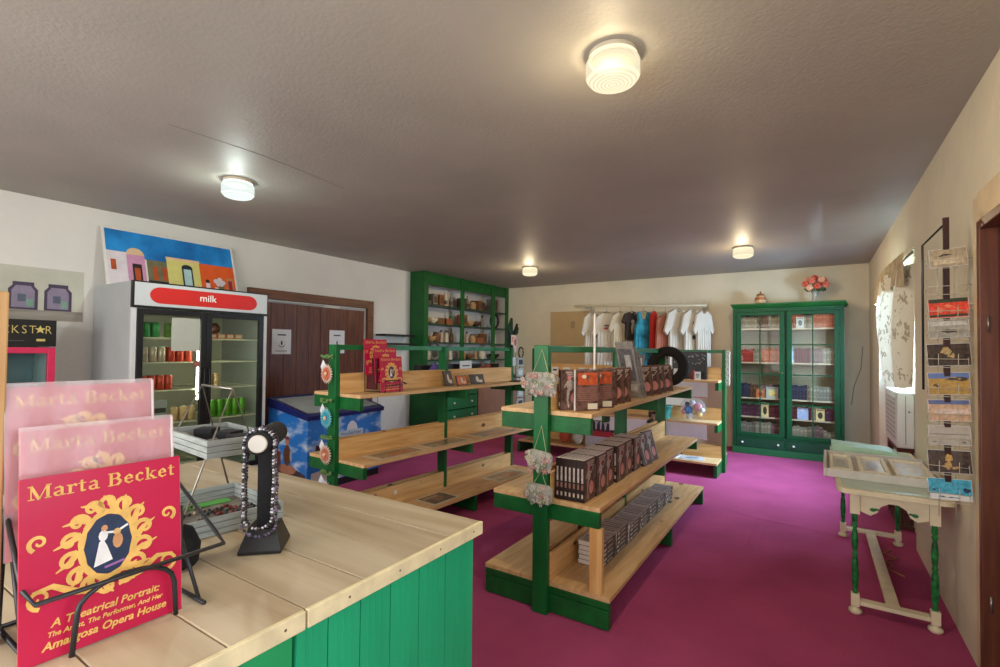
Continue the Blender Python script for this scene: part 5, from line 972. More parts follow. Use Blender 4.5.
# white lace hanging on the right post
t = thing('lace_hanging', 'white lace hanging on the right post of the back unit', 'lace hanging', (BUX + 0.052, BUY - 0.02, 1.05), 0)
m = MB()
for i in range(12): z = 0.02 + i * 0.034; m.tube([(0.012 + (0.018 + .006 * (i % 2)) * math.cos(a), -0.004 * (i % 2), z + 0.022 * math.sin(a)) for a in [2 * PI * q / 10 for q in range(10)]], 0.006, 6, 0, True)
m.build('lace_loops', M('lace_white', rgb(220, 222, 214), 0.7, 0.08), t)
m = MB(); m.tube([(0.012, 0, 0.0), (0.012, 0, 0.42), (-0.005, 0, 0.428)], 0.004, 6); m.build('cord', white, t)
# left part of the back unit, seen between the shelves of the near one
t = thing('souvenir_carton', 'lilac carton printed with black silhouettes over a red band', 'carton', BP(1.47, 0.20, 0.1708), 0)
m = MB(); m.box(-0.2, 0.2, -0.05, 0.05, 0, 0.34); m.build('box', M('carton_lilac', rgb(190, 192, 206), 0.5, 0.05), t)
m = MB(); m.rect((0, -0.0506, 0.19), UX, UZ, 0.198, 0.05, 0); 
for i in range(6): m.prism([(-.17 + .065 * i, -.0512, .21), (-.12 + .065 * i, -.0512, .21), (-.125 + .065 * i, -.0512, .29 + .03 * (i % 3)), (-.15 + .065 * i, -.0512, .33 + .03 * (i % 2)), (-.165 + .065 * i, -.0512, .28)], (0, .0004, 0), 1)
m.build('print', [M('carton_red', rgb(176, 44, 56), 0.5), M('carton_black', rgb(46, 46, 60), 0.5)], t)
for k, (y, c, lab) in enumerate(((1.78, rgb(206, 210, 206), 'pale crumpled bag on the back unit seen beneath the near unit top shelf'), (1.98, rgb(196, 96, 66), 'small orange-brown plush toy seen between the near unit shelves'))):
    m = MB(); m.sph((0, 0, .1), .08, .06, .1, 12); m.sph((0, -.01, .22), .055, n=10)
    if k: m.sph((-.04, 0, .27), .02, n=8); m.sph((.04, 0, .27), .02, n=8); m.sph((0, -.06, .21), .022, n=8, mi=1)
    else: m.lathe([(.03, .24), (.05, .31)], 10, mi=1)
    tag(m.build('plush_toy' if k else 'gift_bag', [M('soft_%d' % k, c, 0.85, 0.2, 30), M('soft_cream', rgb(222, 190, 150), 0.85)], None, BP(y, 0.24, 0.1708)), lab, 'plush toy' if k else 'bag')
for k, y in enumerate((1.62, 1.78, 2.02, 2.20)):
    m = MB(); m.box(-.05, .05, -.004, .004, 0, .10); m.rect((0, -.0046, .06), UX, UZ, .03, .012, 1); tag(m.build('price_card', [paper, ink], None, BP(y, 0.12, TZ), (-.1, 0, 0)), 'white card on the back unit top shelf seen above the near books, %s from right' % grp_n[k], 'card', 'cards at the left of the back unit')
for k, (y, col) in enumerate(((1.18, rgb(150, 150, 156)), (1.05, rgb(60, 96, 72)), (0.98, rgb(120, 120, 120)))):
    m = MB(); m.prism([(-.09, 0, 0), (.05, 0, 0), (.09, 0, .30), (-.01, 0, .30)], (0, .012, 0)); m.rect((.02, -.0006, .18), UX, UZ, .03, .07, 1)
    tag(m.build('pennant', [M('pennant_%d' % k, col, .6, .2), M('pennant_pale', rgb(206, 206, 206), .6)], None, BP(y, 0.10 + 0.03 * k, TZ)), ['silver slanted pennant leaning on the back unit', 'green slanted pennant leaning on the back unit', 'grey slanted pennant leaning on the back unit'][k], 'pennant')

# ------------------------------------------------------------------ hanging clothes on the back wall
m = MB(); m.box(-0.40, 0.40, -0.018, 0, 0, 1.15); tag(m.build('wall_board', M('tan_board', rgb(186, 160, 118), 0.75, 0.05, 3), None, (-3.80, YB - 0.001, 1.03)), 'plain tan board on the back wall at the left of the hanging clothes', 'board')
m = MB(); m.box(-0.04, 0.04, -0.008, 0, -0.065, 0.065); m.box(-0.01, 0.01, -0.014, -0.008, -0.02, 0.02); tag(m.build('light_switch', M('tan_switch', rgb(160, 136, 100), 0.5), None, (-3.74, YB - 0.0195, 1.93)), 'small tan light switch on the tan wall board', 'switch')
RY = 7.93
t = thing('clothes_rail', 'white clothes rail along the back wall above the shelf units', 'clothes rail', (-2.45, RY, 2.20), 0)
Xr = Matrix.Rotation(math.radians(2.0), 4, 'Y')
m = MB(); m.tube([(-1.10, 0, 0), (1.08, 0, 0)], 0.016, 10, X=Xr); m.build('pipe', M('rail_cream', rgb(206, 196, 172), 0.5, 0.03), t)
for x in (-0.92, 1.0):
    m = MB(); m.box(x - 0.045, x + 0.045, YB - RY - 0.03, YB - RY - 0.001, -0.12, 0.06); m.box(x - 0.016, x + 0.016, 0.02, YB - RY - 0.03, -0.035 - x * .035, 0.0 - x * .035); m.build('bracket', M('bracket_cream', rgb(196, 186, 162), 0.6, 0.08), t)
m = MB(); m.box(-1.25, 1.1, YB - RY - 0.02, YB - RY - 0.001, 0.045, 0.10); m.build('backing_strip', M('strip_cream', rgb(206, 198, 176), 0.7), t)
def garment(x, z_top, w, h, col, label, rz, sleeves=True, art=None, tank=False, group='clothes on the wall rail', accent=None):
    zr = 2.20 - (x + 2.45) * math.tan(math.radians(2.0)) - 0.02
    t = thing('tank_dress' if tank else 'hanging_shirt', label, 'dress' if tank else 'shirt', (x, RY, z_top), rz, group)
    m = MB(); dz = zr - z_top
    m.tube([(-w * .42, 0, -0.045), (0, 0, 0.02), (w * .42, 0, -0.045)], 0.006, 6); m.tube([(0, 0, 0.02), (0, 0, max(0.03, dz - 0.02)), (0, 0.022, dz + 0.0), (0, 0.012, dz + 0.032)], 0.003, 6); m.build('hanger', steelwire, t)
    hw = w / 2
    if tank: out = [(-hw * .8, -h), (hw * .9, -h), (hw * .8, -h * .5), (hw * .72, -h * .28), (hw * .5, -h * .16), (hw * .55, -.01), (hw * .35, -.01), (hw * .2, -h * .14), (-hw * .2, -h * .14), (-hw * .35, -.01), (-hw * .55, -.01), (-hw * .5, -h * .16), (-hw * .72, -h * .28), (-hw * .8, -h * .5)]
    elif sleeves: out = [(-hw * .74, -h), (hw * .74, -h), (hw * .72, -h * .34), (hw * .95, -h * .42), (hw * 1.18, -h * .36), (hw * .82, -h * .07), (hw * .3, -.0), (hw * .14, -h * .05), (-hw * .14, -h * .05), (-hw * .3, -.0), (-hw * .82, -h * .07), (-hw * 1.18, -h * .36), (-hw * .95, -h * .42), (-hw * .72, -h * .34)]
    else: out = [(-hw, -h), (hw, -h), (hw * .8, -h * .1), (hw * .3, 0), (-hw * .3, 0), (-hw * .8, -h * .1)]
    m = MB(); N_ = 22; K_ = 16; x0, x1 = min(p[0] for p in out), max(p[0] for p in out)
    def inside(px, pz):
        c = False
        for i in range(len(out)):
            (ax_, az_), (bx_, bz_) = out[i], out[(i + 1) % len(out)]
            if (az_ > pz) != (bz_ > pz) and px < (bx_ - ax_) * (pz - az_) / (bz_ - az_) + ax_: c = not c
        return c
    fold = lambda px, pz: 0.014 * math.sin(px / hw * 7 + pz * 3) * min(1, -pz / h * 1.6) 
    # clean outline, extruded, with drape folds on a finer inner sheet
    for sgn in (-1, 1):
        pts = [(px, sgn * (0.022 + 0.012 * (1 - min(1, abs(px) / hw))) , pz) for px, pz in out]
        m.poly(pts if sgn < 0 else pts[::-1], 0)
    n = len(out)
    m.add([(px, -0.022 - 0.012 * (1 - min(1, abs(px) / hw)), pz) for px, pz in out] + [(px, 0.022 + 0.012 * (1 - min(1, abs(px) / hw)), pz) for px, pz in out], [(i, n + i, n + (i + 1) % n, (i + 1) % n) for i in range(n)], 0)
    for k in range(5):
        px = -hw * .5 + hw * .25 * k; m.tube([(px, -0.030, -h * (.3 + .05 * (k % 2))), (px * 1.05 + .01, -0.034, -h * .7), (px * 1.1, -0.03, -h + .004)], [0.003, 0.011, 0.012], 6, 0)
    m.build('cloth', col, t)
    if art:
        m = MB()
        for (u, v, ru, rv, mi) in art: m.ell((u * hw, -0.0405, -h * v), UX, UZ, ru, rv, 12, mi)
        m.build('chest_print', accent, t)
    return t
tw = M('tee_white', rgb(206, 199, 186), 0.85, 0.04, 8); tcr = M('tee_cream', rgb(206, 192, 164), 0.85, 0.05, 8)
prA = [M('tee_ink_grey', rgb(120, 116, 120), 0.8), M('tee_ink_red', rgb(186, 70, 66), 0.8), M('tee_ink_dark', rgb(60, 60, 66), 0.8)]
z1 = 2.10
garment(-3.24, z1, 0.30, 0.95, tw, 'white shirt hanging leftmost on the rail, seen nearly edge-on', 0.8, accent=prA, art=[(.5, .28, .03, .03, 1), (.45, .4, .025, .03, 2)])
garment(-2.96, z1, 0.42, 0.98, tw, 'white shirt with a small grey and red chest print on the rail', 0.55, accent=prA, art=[(0, .22, .06, .018, 0), (0.02, .27, .065, .02, 1)])
garment(-2.72, z1, 0.36, 0.80, tcr, 'beige shirt hanging between the printed white and dark brown shirts', 0.8)
garment(-2.53, z1, 0.30, 0.46, M('dark_brown_tee', rgb(56, 42, 36), 0.85, 0.2, 20), 'short dark brown shirt with a pale figure print on the rail', 0.8, accent=[M('bone_print', rgb(150, 140, 130), 0.8)], art=[(0, .35, .03, .035, 0), (0, .6, .035, .09, 0), (.2, .45, .02, .02, 0)])
td = M('teal_tie_dye', rgb(8, 92, 112), 0.8, 0.4, 6, tint2=rgb(50, 140, 160))
garment(-2.33, z1, 0.40, 0.90, td, 'teal tie-dyed sleeveless dress hanging on the rail', 0.8, tank=True)
garment(-2.17, z1, 0.13, 0.62, M('red_cloth', rgb(186, 40, 32), 0.8, 0.15), 'narrow bright red garment hanging on the rail', 0.8, sleeves=False)
garment(-1.985, z1 - 0.06, 0.36, 0.70, M('pinkish_brown_cloth', rgb(176, 112, 90), 0.85, 0.08), 'pinkish-brown garment hanging beside the bright red one', 0.8, sleeves=False)
garment(-1.80, z1 + 0.02, 0.40, 0.96, tw, 'white plain shirt hanging right of the pinkish-brown garment', 0.8)
garment(-1.58, z1, 0.36, 0.94, M('tee_grey_white', rgb(206, 200, 186), 0.85, 0.05), 'off-white shirt with a vertical grey figure print on the rail', 0.8, accent=prA, art=[(.05, .22, .03, .035, 2), (.0, .33, .02, .06, 0), (.0, .45, .03, .035, 2)])
garment(-1.42, z1 - 0.02, 0.30, 0.85, tw, 'white shirt hanging rightmost at the end of the rail', 0.8)

# ------------------------------------------------------------------ green glass-door bookcase
BX0, BX1, BYF, BD = -1.0, 0.335, 7.85, 0.40
t = thing('glass_bookcase', 'dark green bookcase with two glazed doors and drawers at the back wall', 'bookcase', ((BX0 + BX1) / 2, BYF, 0))
hw = (BX1 - BX0) / 2; gc = green_case
m = MB(); m.box(-hw, -hw + 0.03, 0.03, BD, 0, 2.09); m.box(hw - 0.03, hw, 0.03, BD, 0, 2.09); m.box(-hw + 0.03, hw - 0.03, 0.03, BD, 2.06, 2.09); m.box(-hw + 0.03, hw - 0.03, 0.03, BD - 0.015, 0.235, 0.258); m.box(-0.012, 0.012, 0.032, BD - 0.015, 0.258, 2.06); m.box(-hw + 0.03, hw - 0.03, 0.03, BD - 0.015, 0.0, 0.02); m.build('carcass', gc, t)
m = MB(); m.box(-hw + 0.03, hw - 0.03, BD - 0.014, BD, 0.02, 2.06); m.build('back', M('bookcase_back', rgb(156, 140, 116), 0.7, 0.04), t)
m = MB(); m.prism([(-hw - 0.005, 0, 2.091), (-hw - 0.005, -0.012, 2.10), (-hw - 0.03, -0.035, 2.14), (-hw - 0.03, -0.035, 2.155), (-hw - 0.03, BD, 2.155), (-hw - 0.005, BD, 2.091)], (2 * hw + 0.05, 0, 0)); m.build('cornice', green_hut, t, bevel=0.003)
m = MB(); m.box(-hw - 0.006, hw + 0.006, -0.012, 0.029, 0, 0.095); m.build('plinth', M('plinth_green', rgb(26, 92, 54), 0.4, 0.1), t, bevel=0.004)
m = MB(); m.box(-hw, -hw + 0.045, 0.0, 0.0295, 0.096, 2.09); m.box(hw - 0.045, hw, 0, 0.0295, 0.096, 2.09); m.box(-hw + 0.045, hw - 0.045, 0, 0.0295, 2.035, 2.09); m.box(-hw + 0.045, hw - 0.045, 0, 0.0295, 0.235, 0.262); m.box(-0.012, 0.012, 0, 0.0295, 0.096, 0.235); m.build('face_frame', gc, t, bevel=0.002)
for a, b in ((-hw + 0.048, -0.014), (0.014, hw - 0.048)):
    m = MB(); m.box(a, b, -0.006, 0.02, 0.10, 0.232); d = m.build('drawer', M('drawer_dark_green', rgb(5, 62, 40), 0.35, 0.1), t, bevel=0.003)
    for f in (0.13, 0.87): x = a + (b - a) * f; m = MB(); m.lathe([(0.006, 0), (0.006, 0.01), (0.016, 0.016), (0.014, 0.026), (0.004, 0.03)], 12, (0, 0, 0), 0, Matrix.Translation((x, -0.0062, 0.166)) @ Matrix.Rotation(PI / 2, 4, 'X')); m.build('knob', knobm, d)
    x0, x1, z0, z1_ = a, b, 0.265, 2.032; w = 0.06
    m = MB(); m.box(x0, x0 + w, -0.006, 0.018, z0, z1_); m.box(x1 - w, x1, -0.006, 0.018, z0, z1_); m.box(x0 + w, x1 - w, -0.006, 0.018, z0, z0 + w * .8); m.box(x0 + w, x1 - w, -0.006, 0.018, z1_ - w * .8, z1_)
    d = m.build('door', gc, t, bevel=0.002)
    m = MB(); xm = (x0 + x1) / 2; m.box(xm - 0.007, xm + 0.007, -0.004, 0.014, z0 + w * .8, z1_ - w * .8)
    for k in (1, 2, 3): zz = z0 + w * .8 + (z1_ - z0 - 1.6 * w) * k / 4; m.box(x0 + w, xm - 0.0072, -0.004, 0.014, zz - 0.008, zz + 0.008); m.box(xm + 0.0072, x1 - w, -0.004, 0.014, zz - 0.008, zz + 0.008)
    m.build('muntins', gc, d); m = MB(); m.box(x0 + w, x1 - w, 0.0145, 0.0165, z0 + w * .8, z1_ - w * .8); m.build('pane', glass('case_glass', (0.96, 0.97, 0.94)), d)
m = MB(); m.lathe([(0.009, 0), (0.009, 0.008), (0.004, 0.01)], 10, (0, 0, 0), 0, Matrix.Translation((-0.04, -0.0062, 1.17)) @ Matrix.Rotation(PI / 2, 4, 'X')); m.build('keyhole', M('brass', rgb(180, 140, 70), 0.3, metal=0.8), t)
BSH = [1.80, 1.315, 0.805, 0.535]
shm = M('bookcase_shelf', rgb(206, 184, 158), 0.6, 0.05)
for z in BSH:
    for a, b in ((-hw + 0.031, -0.013), (0.013, hw - 0.031)): m = MB(); m.box(a, b, 0.07, BD - 0.015, z - 0.02, z); m.build('shelf', shm, t)
BK = {}
def shelfbook(w, h, d, col, x, z, label, group, lean=0.0):
    key = (round(w, 3), round(h, 3), col)
    if key not in BK:
        m = MB(); m.box(0, 0.0022, 0, d, 0, h, 0); m.box(w - 0.0022, w, 0, d, 0, h, 0); m.box(0.0022, w - 0.0022, 0, 0.003, 0, h, 0); m.box(0.0023, w - 0.0023, 0.0031, d - 0.003, 0.003, h - 0.004, 1)
        m.rect((w / 2, -0.0005, h * .72), UX, UZ, w * .36, h * .08, 2); m.rect((w / 2, -0.0005, h * .25), UX, UZ, w * .36, h * .03, 2)
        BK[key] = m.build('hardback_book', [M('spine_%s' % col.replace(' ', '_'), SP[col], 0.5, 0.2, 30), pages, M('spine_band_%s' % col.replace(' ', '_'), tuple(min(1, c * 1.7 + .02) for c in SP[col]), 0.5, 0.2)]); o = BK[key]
    else: o = BK[key].copy(); COL.objects.link(o)
    o.location = ((BX0 + BX1) / 2 + x, BYF + 0.085, z); tag(o, label, 'book', group); return o
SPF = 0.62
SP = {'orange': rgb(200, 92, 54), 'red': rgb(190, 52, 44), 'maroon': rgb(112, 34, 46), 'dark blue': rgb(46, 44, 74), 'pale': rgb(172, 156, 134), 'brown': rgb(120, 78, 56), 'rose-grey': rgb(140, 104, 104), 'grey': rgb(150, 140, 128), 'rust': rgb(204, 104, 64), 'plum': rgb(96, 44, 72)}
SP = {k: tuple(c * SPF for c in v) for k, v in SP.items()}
rk = random.Random(3); doorn = ('left', 'right'); rown = ('top', 'second', 'third', 'fourth', 'bottom')
layout = {(0, 0): [('pale', 7, .17), ('brown', 4, .19), ('pale', 5, .18)], (0, 1): [('orange', 5, .20), ('pale', 3, .17), ('rust', 8, .20)],
 (1, 0): [('red', 6, .19), ('pale', 3, .16), ('rust', 8, .20)], (1, 1): [('grey', 2, .2), ('maroon', 5, .20), ('rose-grey', 4, .2), ('pale', 5, .21)],
 (2, 0): [('dark blue', 4, .20), ('brown', 3, .18), ('rose-grey', 4, .19), ('dark blue', 3, .2)], (2, 1): [('dark blue', 6, .20), ('pale', 3, .2), ('grey', 7, .19)],
 (3, 0): [('plum', 8, .17), ('pale', 2, .19), ('maroon', 6, .17)], (3, 1): [('maroon', 7, .17), ('pale', 2, .18), ('plum', 6, .16)],
 (4, 0): [('grey', 6, .18), ('pale', 5, .19), ('rose-grey', 4, .18)], (4, 1): [('pale', 6, .17), ('rose-grey', 3, .19), ('pale', 4, .13)]}
ZS = [BSH[0], BSH[1], BSH[2], BSH[3], 0.2585]
seen_l = {}
for (r, dnum), runs in layout.items():
    a, b = ((-hw + 0.05, -0.03), (0.03, hw - 0.05))[dnum]; tot = sum(n for _, n, _ in runs); w = (b - a) / tot * 0.97; x = a; half = tot * 0.5; cnt = 0
    for ri, (col, n, h) in enumerate(runs):
        pos = ('at the left', 'in the middle', 'at the right')[0 if ri == 0 else (2 if ri == len(runs) - 1 else 1)]
        if len(runs) == 4 and ri == 1: pos = 'left of centre'
        if len(runs) == 4 and ri == 2: pos = 'right of centre'
        for k in range(n):
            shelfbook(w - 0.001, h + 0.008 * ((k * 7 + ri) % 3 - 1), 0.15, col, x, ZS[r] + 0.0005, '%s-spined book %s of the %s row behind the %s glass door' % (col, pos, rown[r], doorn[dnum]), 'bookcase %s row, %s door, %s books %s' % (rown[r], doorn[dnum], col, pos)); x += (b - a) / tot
xc = (BX0 + BX1) / 2
# small things standing before the books
for (x, r, w, h, col, nm, lab, cat) in ((-0.32, 2, .11, .12, rgb(206, 120, 70), 'picture_card', 'orange picture card before the third row behind the left door', 'picture card'), (-0.17, 2, .15, .16, rgb(190, 186, 178), 'silver_box', 'silvery box with a yellow oval front in the third row behind the left door', 'box'), (-0.26, 3, .09, .20, rgb(232, 206, 150), 'cream_box', 'cream-yellow box in the fourth row behind the left door', 'box'), (0.40, 3, .10, .16, rgb(226, 206, 150), 'cream_box', 'cream box with a dark base in the fourth row behind the right door', 'box'), (0.17, 0, .09, .15, rgb(206, 206, 200), 'oval_card', 'pale card with a dark oval before the top row behind the right door', 'picture card'), (0.20, 3, .13, .06, rgb(176, 186, 226), 'blue_card', 'small lilac-blue card in the fourth row behind the right door', 'card')):
    m = MB(); z0 = 0.10 if nm == 'blue_card' else 0.0
    m.box(-w / 2, w / 2, -0.008, 0.0, 0, h + z0); m.ell((0, -0.0086, z0 + h * .45), UX, UZ, w * .28, h * .28, 14, 1); m.rect((0, -0.0086, z0 + h * .9), UX, UZ, w * .4, h * .04, 2)  # each front carries a flat coloured oval and a band
    tag(m.build(nm, [M(nm + '_%d' % int(col[2] * 255), col, 0.5, 0.1, 30), M(nm + '_art', {'picture_card': rgb(176, 60, 40), 'silver_box': rgb(240, 206, 120), 'cream_box': rgb(70, 56, 40), 'oval_card': rgb(110, 116, 120), 'blue_card': rgb(210, 216, 240)}[nm], 0.5, 0.2, 30), M(nm + '_edge', rgb(150, 120, 90), 0.5)], None, (xc + x, BYF + 0.08, ZS[r] + 0.0005)), lab, cat)
m = MB(); m.lathe([(0.03, 0), (0.033, 0.02), (0.02, 0.07), (0.028, 0.12), (0.02, 0.17), (0.008, 0.19)], 12); m.sph((0, 0, 0.205), 0.022, n=10); m.sph((-0.028, 0, 0.12), 0.016, 0.014, 0.04, 8)
tag(m.build('figurine', M('china_blue_white', rgb(190, 212, 240), 0.25, 0.15, 20, coat=0.4), None, (xc + 0.065, BYF + 0.055, BSH[1] + 0.0005)), 'pale blue china figurine at the left of the second row, right door', 'figurine')
# jar and vase on the bookcase
t = thing('lidded_jar', 'striped terracotta lidded jar standing on the bookcase', 'jar', (-0.655, 8.02, 2.1555))
m = MB(); pr = [(0.05, 0), (0.07, 0.02), (0.076, 0.06), (0.07, 0.10), (0.05, 0.125), (0.048, 0.13)]
for k in range(len(pr) - 1): m.lathe([pr[k], pr[k + 1]], 18, mi=k % 2, caps=(k == 0))
m.build('pot', [M('terracotta', rgb(170, 96, 62), 0.5, 0.15, 30), M('jar_cream', rgb(206, 176, 132), 0.5, 0.15, 30)], t)
m = MB(); m.lathe([(0.056, 0.131), (0.05, 0.145), (0.02, 0.16), (0.008, 0.166), (0.014, 0.18), (0.004, 0.192)], 18); m.build('lid', M('jar_lid', rgb(150, 96, 62), 0.5, 0.15), t)
t = thing('flower_vase', 'clear glass vase of coral and peach silk flowers on the bookcase', 'vase of flowers', (0.01, 8.02, 2.1555))
m = MB(); m.lathe([(0.035, 0), (0.04, 0.01), (0.028, 0.07), (0.03, 0.12), (0.045, 0.15), (0.042, 0.15), (0.026, 0.11), (0.024, 0.07), (0.034, 0.012)], 16); m.build('vase', M('vase_glass', rgb(206, 200, 190), 0.1, 0.03, coat=0.5, trans=0.5), t)
m = MB(); rs = random.Random(9); heads = [(-.11, -.02, .26), (-.06, -.05, .20), (-.03, -.04, .30), (.03, -.06, .22), (.08, -.04, .31), (.13, -.01, .24), (.0, .03, .34), (-.09, .03, .32), (.06, .04, .27), (.10, .0, .35 - .05)]
for (x, y, z) in heads: m.tube([(0, 0, .03), (x * .3, y * .3, .14), (x, y, z)], .004, 6)
for i in range(10): a = i * 0.63; m.prism([(.05 * math.cos(a), .04 * math.sin(a), .17), (.11 * math.cos(a) + .02, .06 * math.sin(a), .15), (.13 * math.cos(a), .08 * math.sin(a), .19), (.10 * math.cos(a) - .02, .06 * math.sin(a), .2)], (0, 0, .003))
m.build('stems', M('stem_green', rgb(60, 84, 48), 0.7, 0.2), t)
for k, (x, y, z) in enumerate(heads):
    m = MB(); col = (rgb(206, 84, 66), rgb(226, 168, 136), rgb(214, 112, 90))[k % 3]
    for p in range(7): a = 2 * PI * p / 7; m.sph((x + .026 * math.cos(a), y - .01, z + .026 * math.sin(a)), .02, .014, .02, 7)
    m.sph((x, y - .018, z), .02, n=8); m.build('flower', M('silk_%d' % (k % 3), col, 0.7, 0.2, 40), t)
m = MB(); m.tube([(0, 0, 0), (-0.02, 0, -.3), (-.1, .0, -.55), (-.13, 0, -.8)], .005, 6); tag(m.build('wall_cable', M('cable_grey', rgb(150, 136, 116), 0.6), None, (0.56, YB - 0.008, 1.55)), 'thin grey cable looping down the back wall right of the bookcase', 'cable')

# ------------------------------------------------------------------ cream console table with turned green legs
t = thing('console_table', 'cream console table with turned green legs along the right wall', 'table', (0.36, 4.09, 0))
cream = M('cream_paint', rgb(216, 204, 174), 0.5, 0.08, 12); tl = M('mint_top', rgb(176, 196, 180), 0.3, 0.12, 6, coat=0.3)
def rrect(x0, x1, y0, y1, r, n=6): 
    o = []
    for cx_, cy_, a0_ in ((x1 - r, y1 - r, 0), (x0 + r, y1 - r, PI / 2), (x0 + r, y0 + r, PI), (x1 - r, y0 + r, 1.5 * PI)):
        for i in range(n + 1): a = a0_ + PI / 2 * i / n; o.append((cx_ + r * math.cos(a), cy_ + r * math.sin(a)))
    return o
m = MB(); o1 = rrect(-0.255, 0.255, -0.735, 0.73, 0.05)
o1 = [(x, y - (0.035 * math.cos(x / 0.255 * PI / 2) if y < -0.6 else 0)) for x, y in o1]
m.prism([(x, y, 0.672) for x, y in o1], (0, 0, 0.028), 0); m.prism([(x * .9, y * .965, 0.7003) for x, y in o1], (0, 0, 0.002), 1); m.build('table_top', [cream, tl], t, bevel=0.004)
LEG = [(0.016, 0.16), (0.02, 0.17), (0.013, 0.18), (0.021, 0.20), (0.024, 0.26), (0.021, 0.32), (0.013, 0.34), (0.02, 0.35), (0.013, 0.36), (0.018, 0.38), (0.023, 0.42), (0.018, 0.46), (0.012, 0.48), (0.021, 0.492), (0.013, 0.504), (0.02, 0.515), (0.016, 0.552)]
legg = M('leg_green', rgb(10, 84, 40), 0.4, 0.5, 40, tint2=rgb(24, 112, 54))
LXS, LYS = (-0.17, 0.17), (-0.68, 0.68)
for x in LXS:
    for y in LYS:
        m = MB(); m.box(x - 0.022, x + 0.022, y - 0.022, y + 0.022, 0.555, 0.671); 
        l = m.build('leg', cream, t, bevel=0.0)
        m = MB(); m.lathe([(r * 0.72, 0.531 - (0.531 - z) * 1.135) for r, z in LEG], 16, (x, y, 0)); m.build('turned_shaft', legg, l)
        m = MB(); m.box(x - 0.02, x + 0.02, y - 0.02, y + 0.02, 0.042, 0.11); m.build('foot_block', cream, l, bevel=0.002)
        m = MB(); m.lathe([(0.024, 0), (0.033, 0.010), (0.031, 0.022), (0.014, 0.034), (0.014, 0.042)], 18, (x, y, 0)); m.build('bun_foot', cream, l)
ap = [(-0.147, 0.671), (-0.147, 0.572), (-0.10, 0.555), (-0.07, 0.575), (-0.055, 0.61), (-0.02, 0.632), (0.02, 0.632), (0.055, 0.61), (0.07, 0.575), (0.10, 0.555), (0.147, 0.572), (0.147, 0.671)]
for y in (-0.69, 0.67): m = MB(); m.prism([(x, y, z) for x, z in ap], (0, 0.02, 0)); m.build('apron', cream, t)
for x in (-0.18, 0.16):
    m = MB(); m.prism([(x, -0.657, 0.671), (x, -0.657, 0.60), (x, -0.5, 0.56), (x, -0.4, 0.62), (x, 0.4, 0.62), (x, 0.5, 0.56), (x, 0.657, 0.60), (x, 0.657, 0.671)], (0.02, 0, 0)); m.build('side_apron', cream, t)
for x in (-0.09, 0.09): m = MB(); m.sph((x, -0.695, 0.590), 0.014, 0.008, 0.010, 10); m.sph((x + (.016 if x < 0 else -.016), -0.694, 0.594), 0.012, 0.006, 0.006, 8); m.build('green_rosette', legg, t)
for y in LYS: m = MB(); m.box(-0.149, 0.149, y - 0.028, y + 0.028, 0.056, 0.078); m.build('end_stretcher', cream, t, bevel=0.003)
m = MB(); m.box(-0.03, 0.03, -0.652, 0.652, 0.056, 0.078); m.build('long_stretcher', cream, t, bevel=0.003)
# shallow display tray with framed pictures, mint board behind
t = thing('display_tray', 'shallow grey-white display tray lying across the cream console table', 'tray', (0.335, 3.95, 0.7025), math.radians(-1))
m = MB(); m.box(-0.265, 0.265, -0.34, 0.30, 0.0, 0.012); m.box(-0.265, 0.265, -0.36, -0.341, 0, 0.05); m.box(-0.265, 0.265, 0.301, 0.318, 0, 0.05); m.box(-0.283, -0.266, -0.36, 0.318, 0, 0.05); m.box(0.266, 0.276, -0.36, 0.318, 0, 0.05); m.build('tray_body', M('tray_grey', rgb(196, 190, 182), 0.5, 0.08), t, bevel=0.003)
for k, (x0, x1, lab, c) in enumerate(((-0.25, -0.13, 'pale narrow framed print at the left of the display tray', rgb(190, 178, 166)), (-0.10, 0.05, 'cream framed print with a faint blue picture in the middle of the tray', rgb(176, 184, 196)), (0.075, 0.255, 'widest cream framed print at the right of the display tray', rgb(206, 186, 150)))):
    o = thing('framed_print', lab, 'framed print', (0.335, 3.95, 0.7155), math.radians(-1), 'framed prints in the display tray'); w = 0.02
    m = MB(); y0, y1 = -0.27, 0.24; m.box(x0, x1, y0, y0 + w, 0, 0.03); m.box(x0, x1, y1 - w, y1, 0, 0.03); m.box(x0, x0 + w, y0 + w, y1 - w, 0, 0.03); m.box(x1 - w, x1, y0 + w, y1 - w, 0, 0.03); m.build('frame', M('frame_ivory', rgb(224, 212, 186), 0.5, 0.05), o, bevel=0.002)
    m = MB(); m.box(x0 + w, x1 - w, y0 + w, y1 - w, 0.008, 0.016, 0); m.ell(((x0 + x1) / 2, 0, 0.0165), UX, UY, (x1 - x0) * .2, 0.13, 16, 1); m.build('picture', [M('fp_mount_%d' % k, rgb(206, 200, 190), 0.3, 0.1, coat=0.4), M('fp_pic_%d' % k, c, 0.3, 0.25, 20, coat=0.4)], o)
m = MB(); m.prism([(-0.235, 0, 0), (0.10, 0, 0), (0.16, 0, 0.03), (0.12, 0, 0.055), (-0.235, 0, 0.075)], (0, 0.25, 0)); tag(m.build('mint_board', M('mint_paint', rgb(170, 204, 178), 0.5, 0.08), None, (0.345, 4.40, 0.7025)), 'mint green block at the far end of the cream console table', 'board')
m = MB(); m.tube([(0, 0, 0), (-.05, -.10, .0), (.02, -.18, 0), (-.06, -.26, 0), (-.02, -.33, 0), (-.05, -.42, 0), (.02, -.5, 0)], .006, 6); tag(m.build('floor_cable', M('cable_tan', rgb(170, 110, 76), 0.6), None, (0.47, 4.62, 0.006)), 'tan cable lying on the carpet beneath the console table', 'cable')

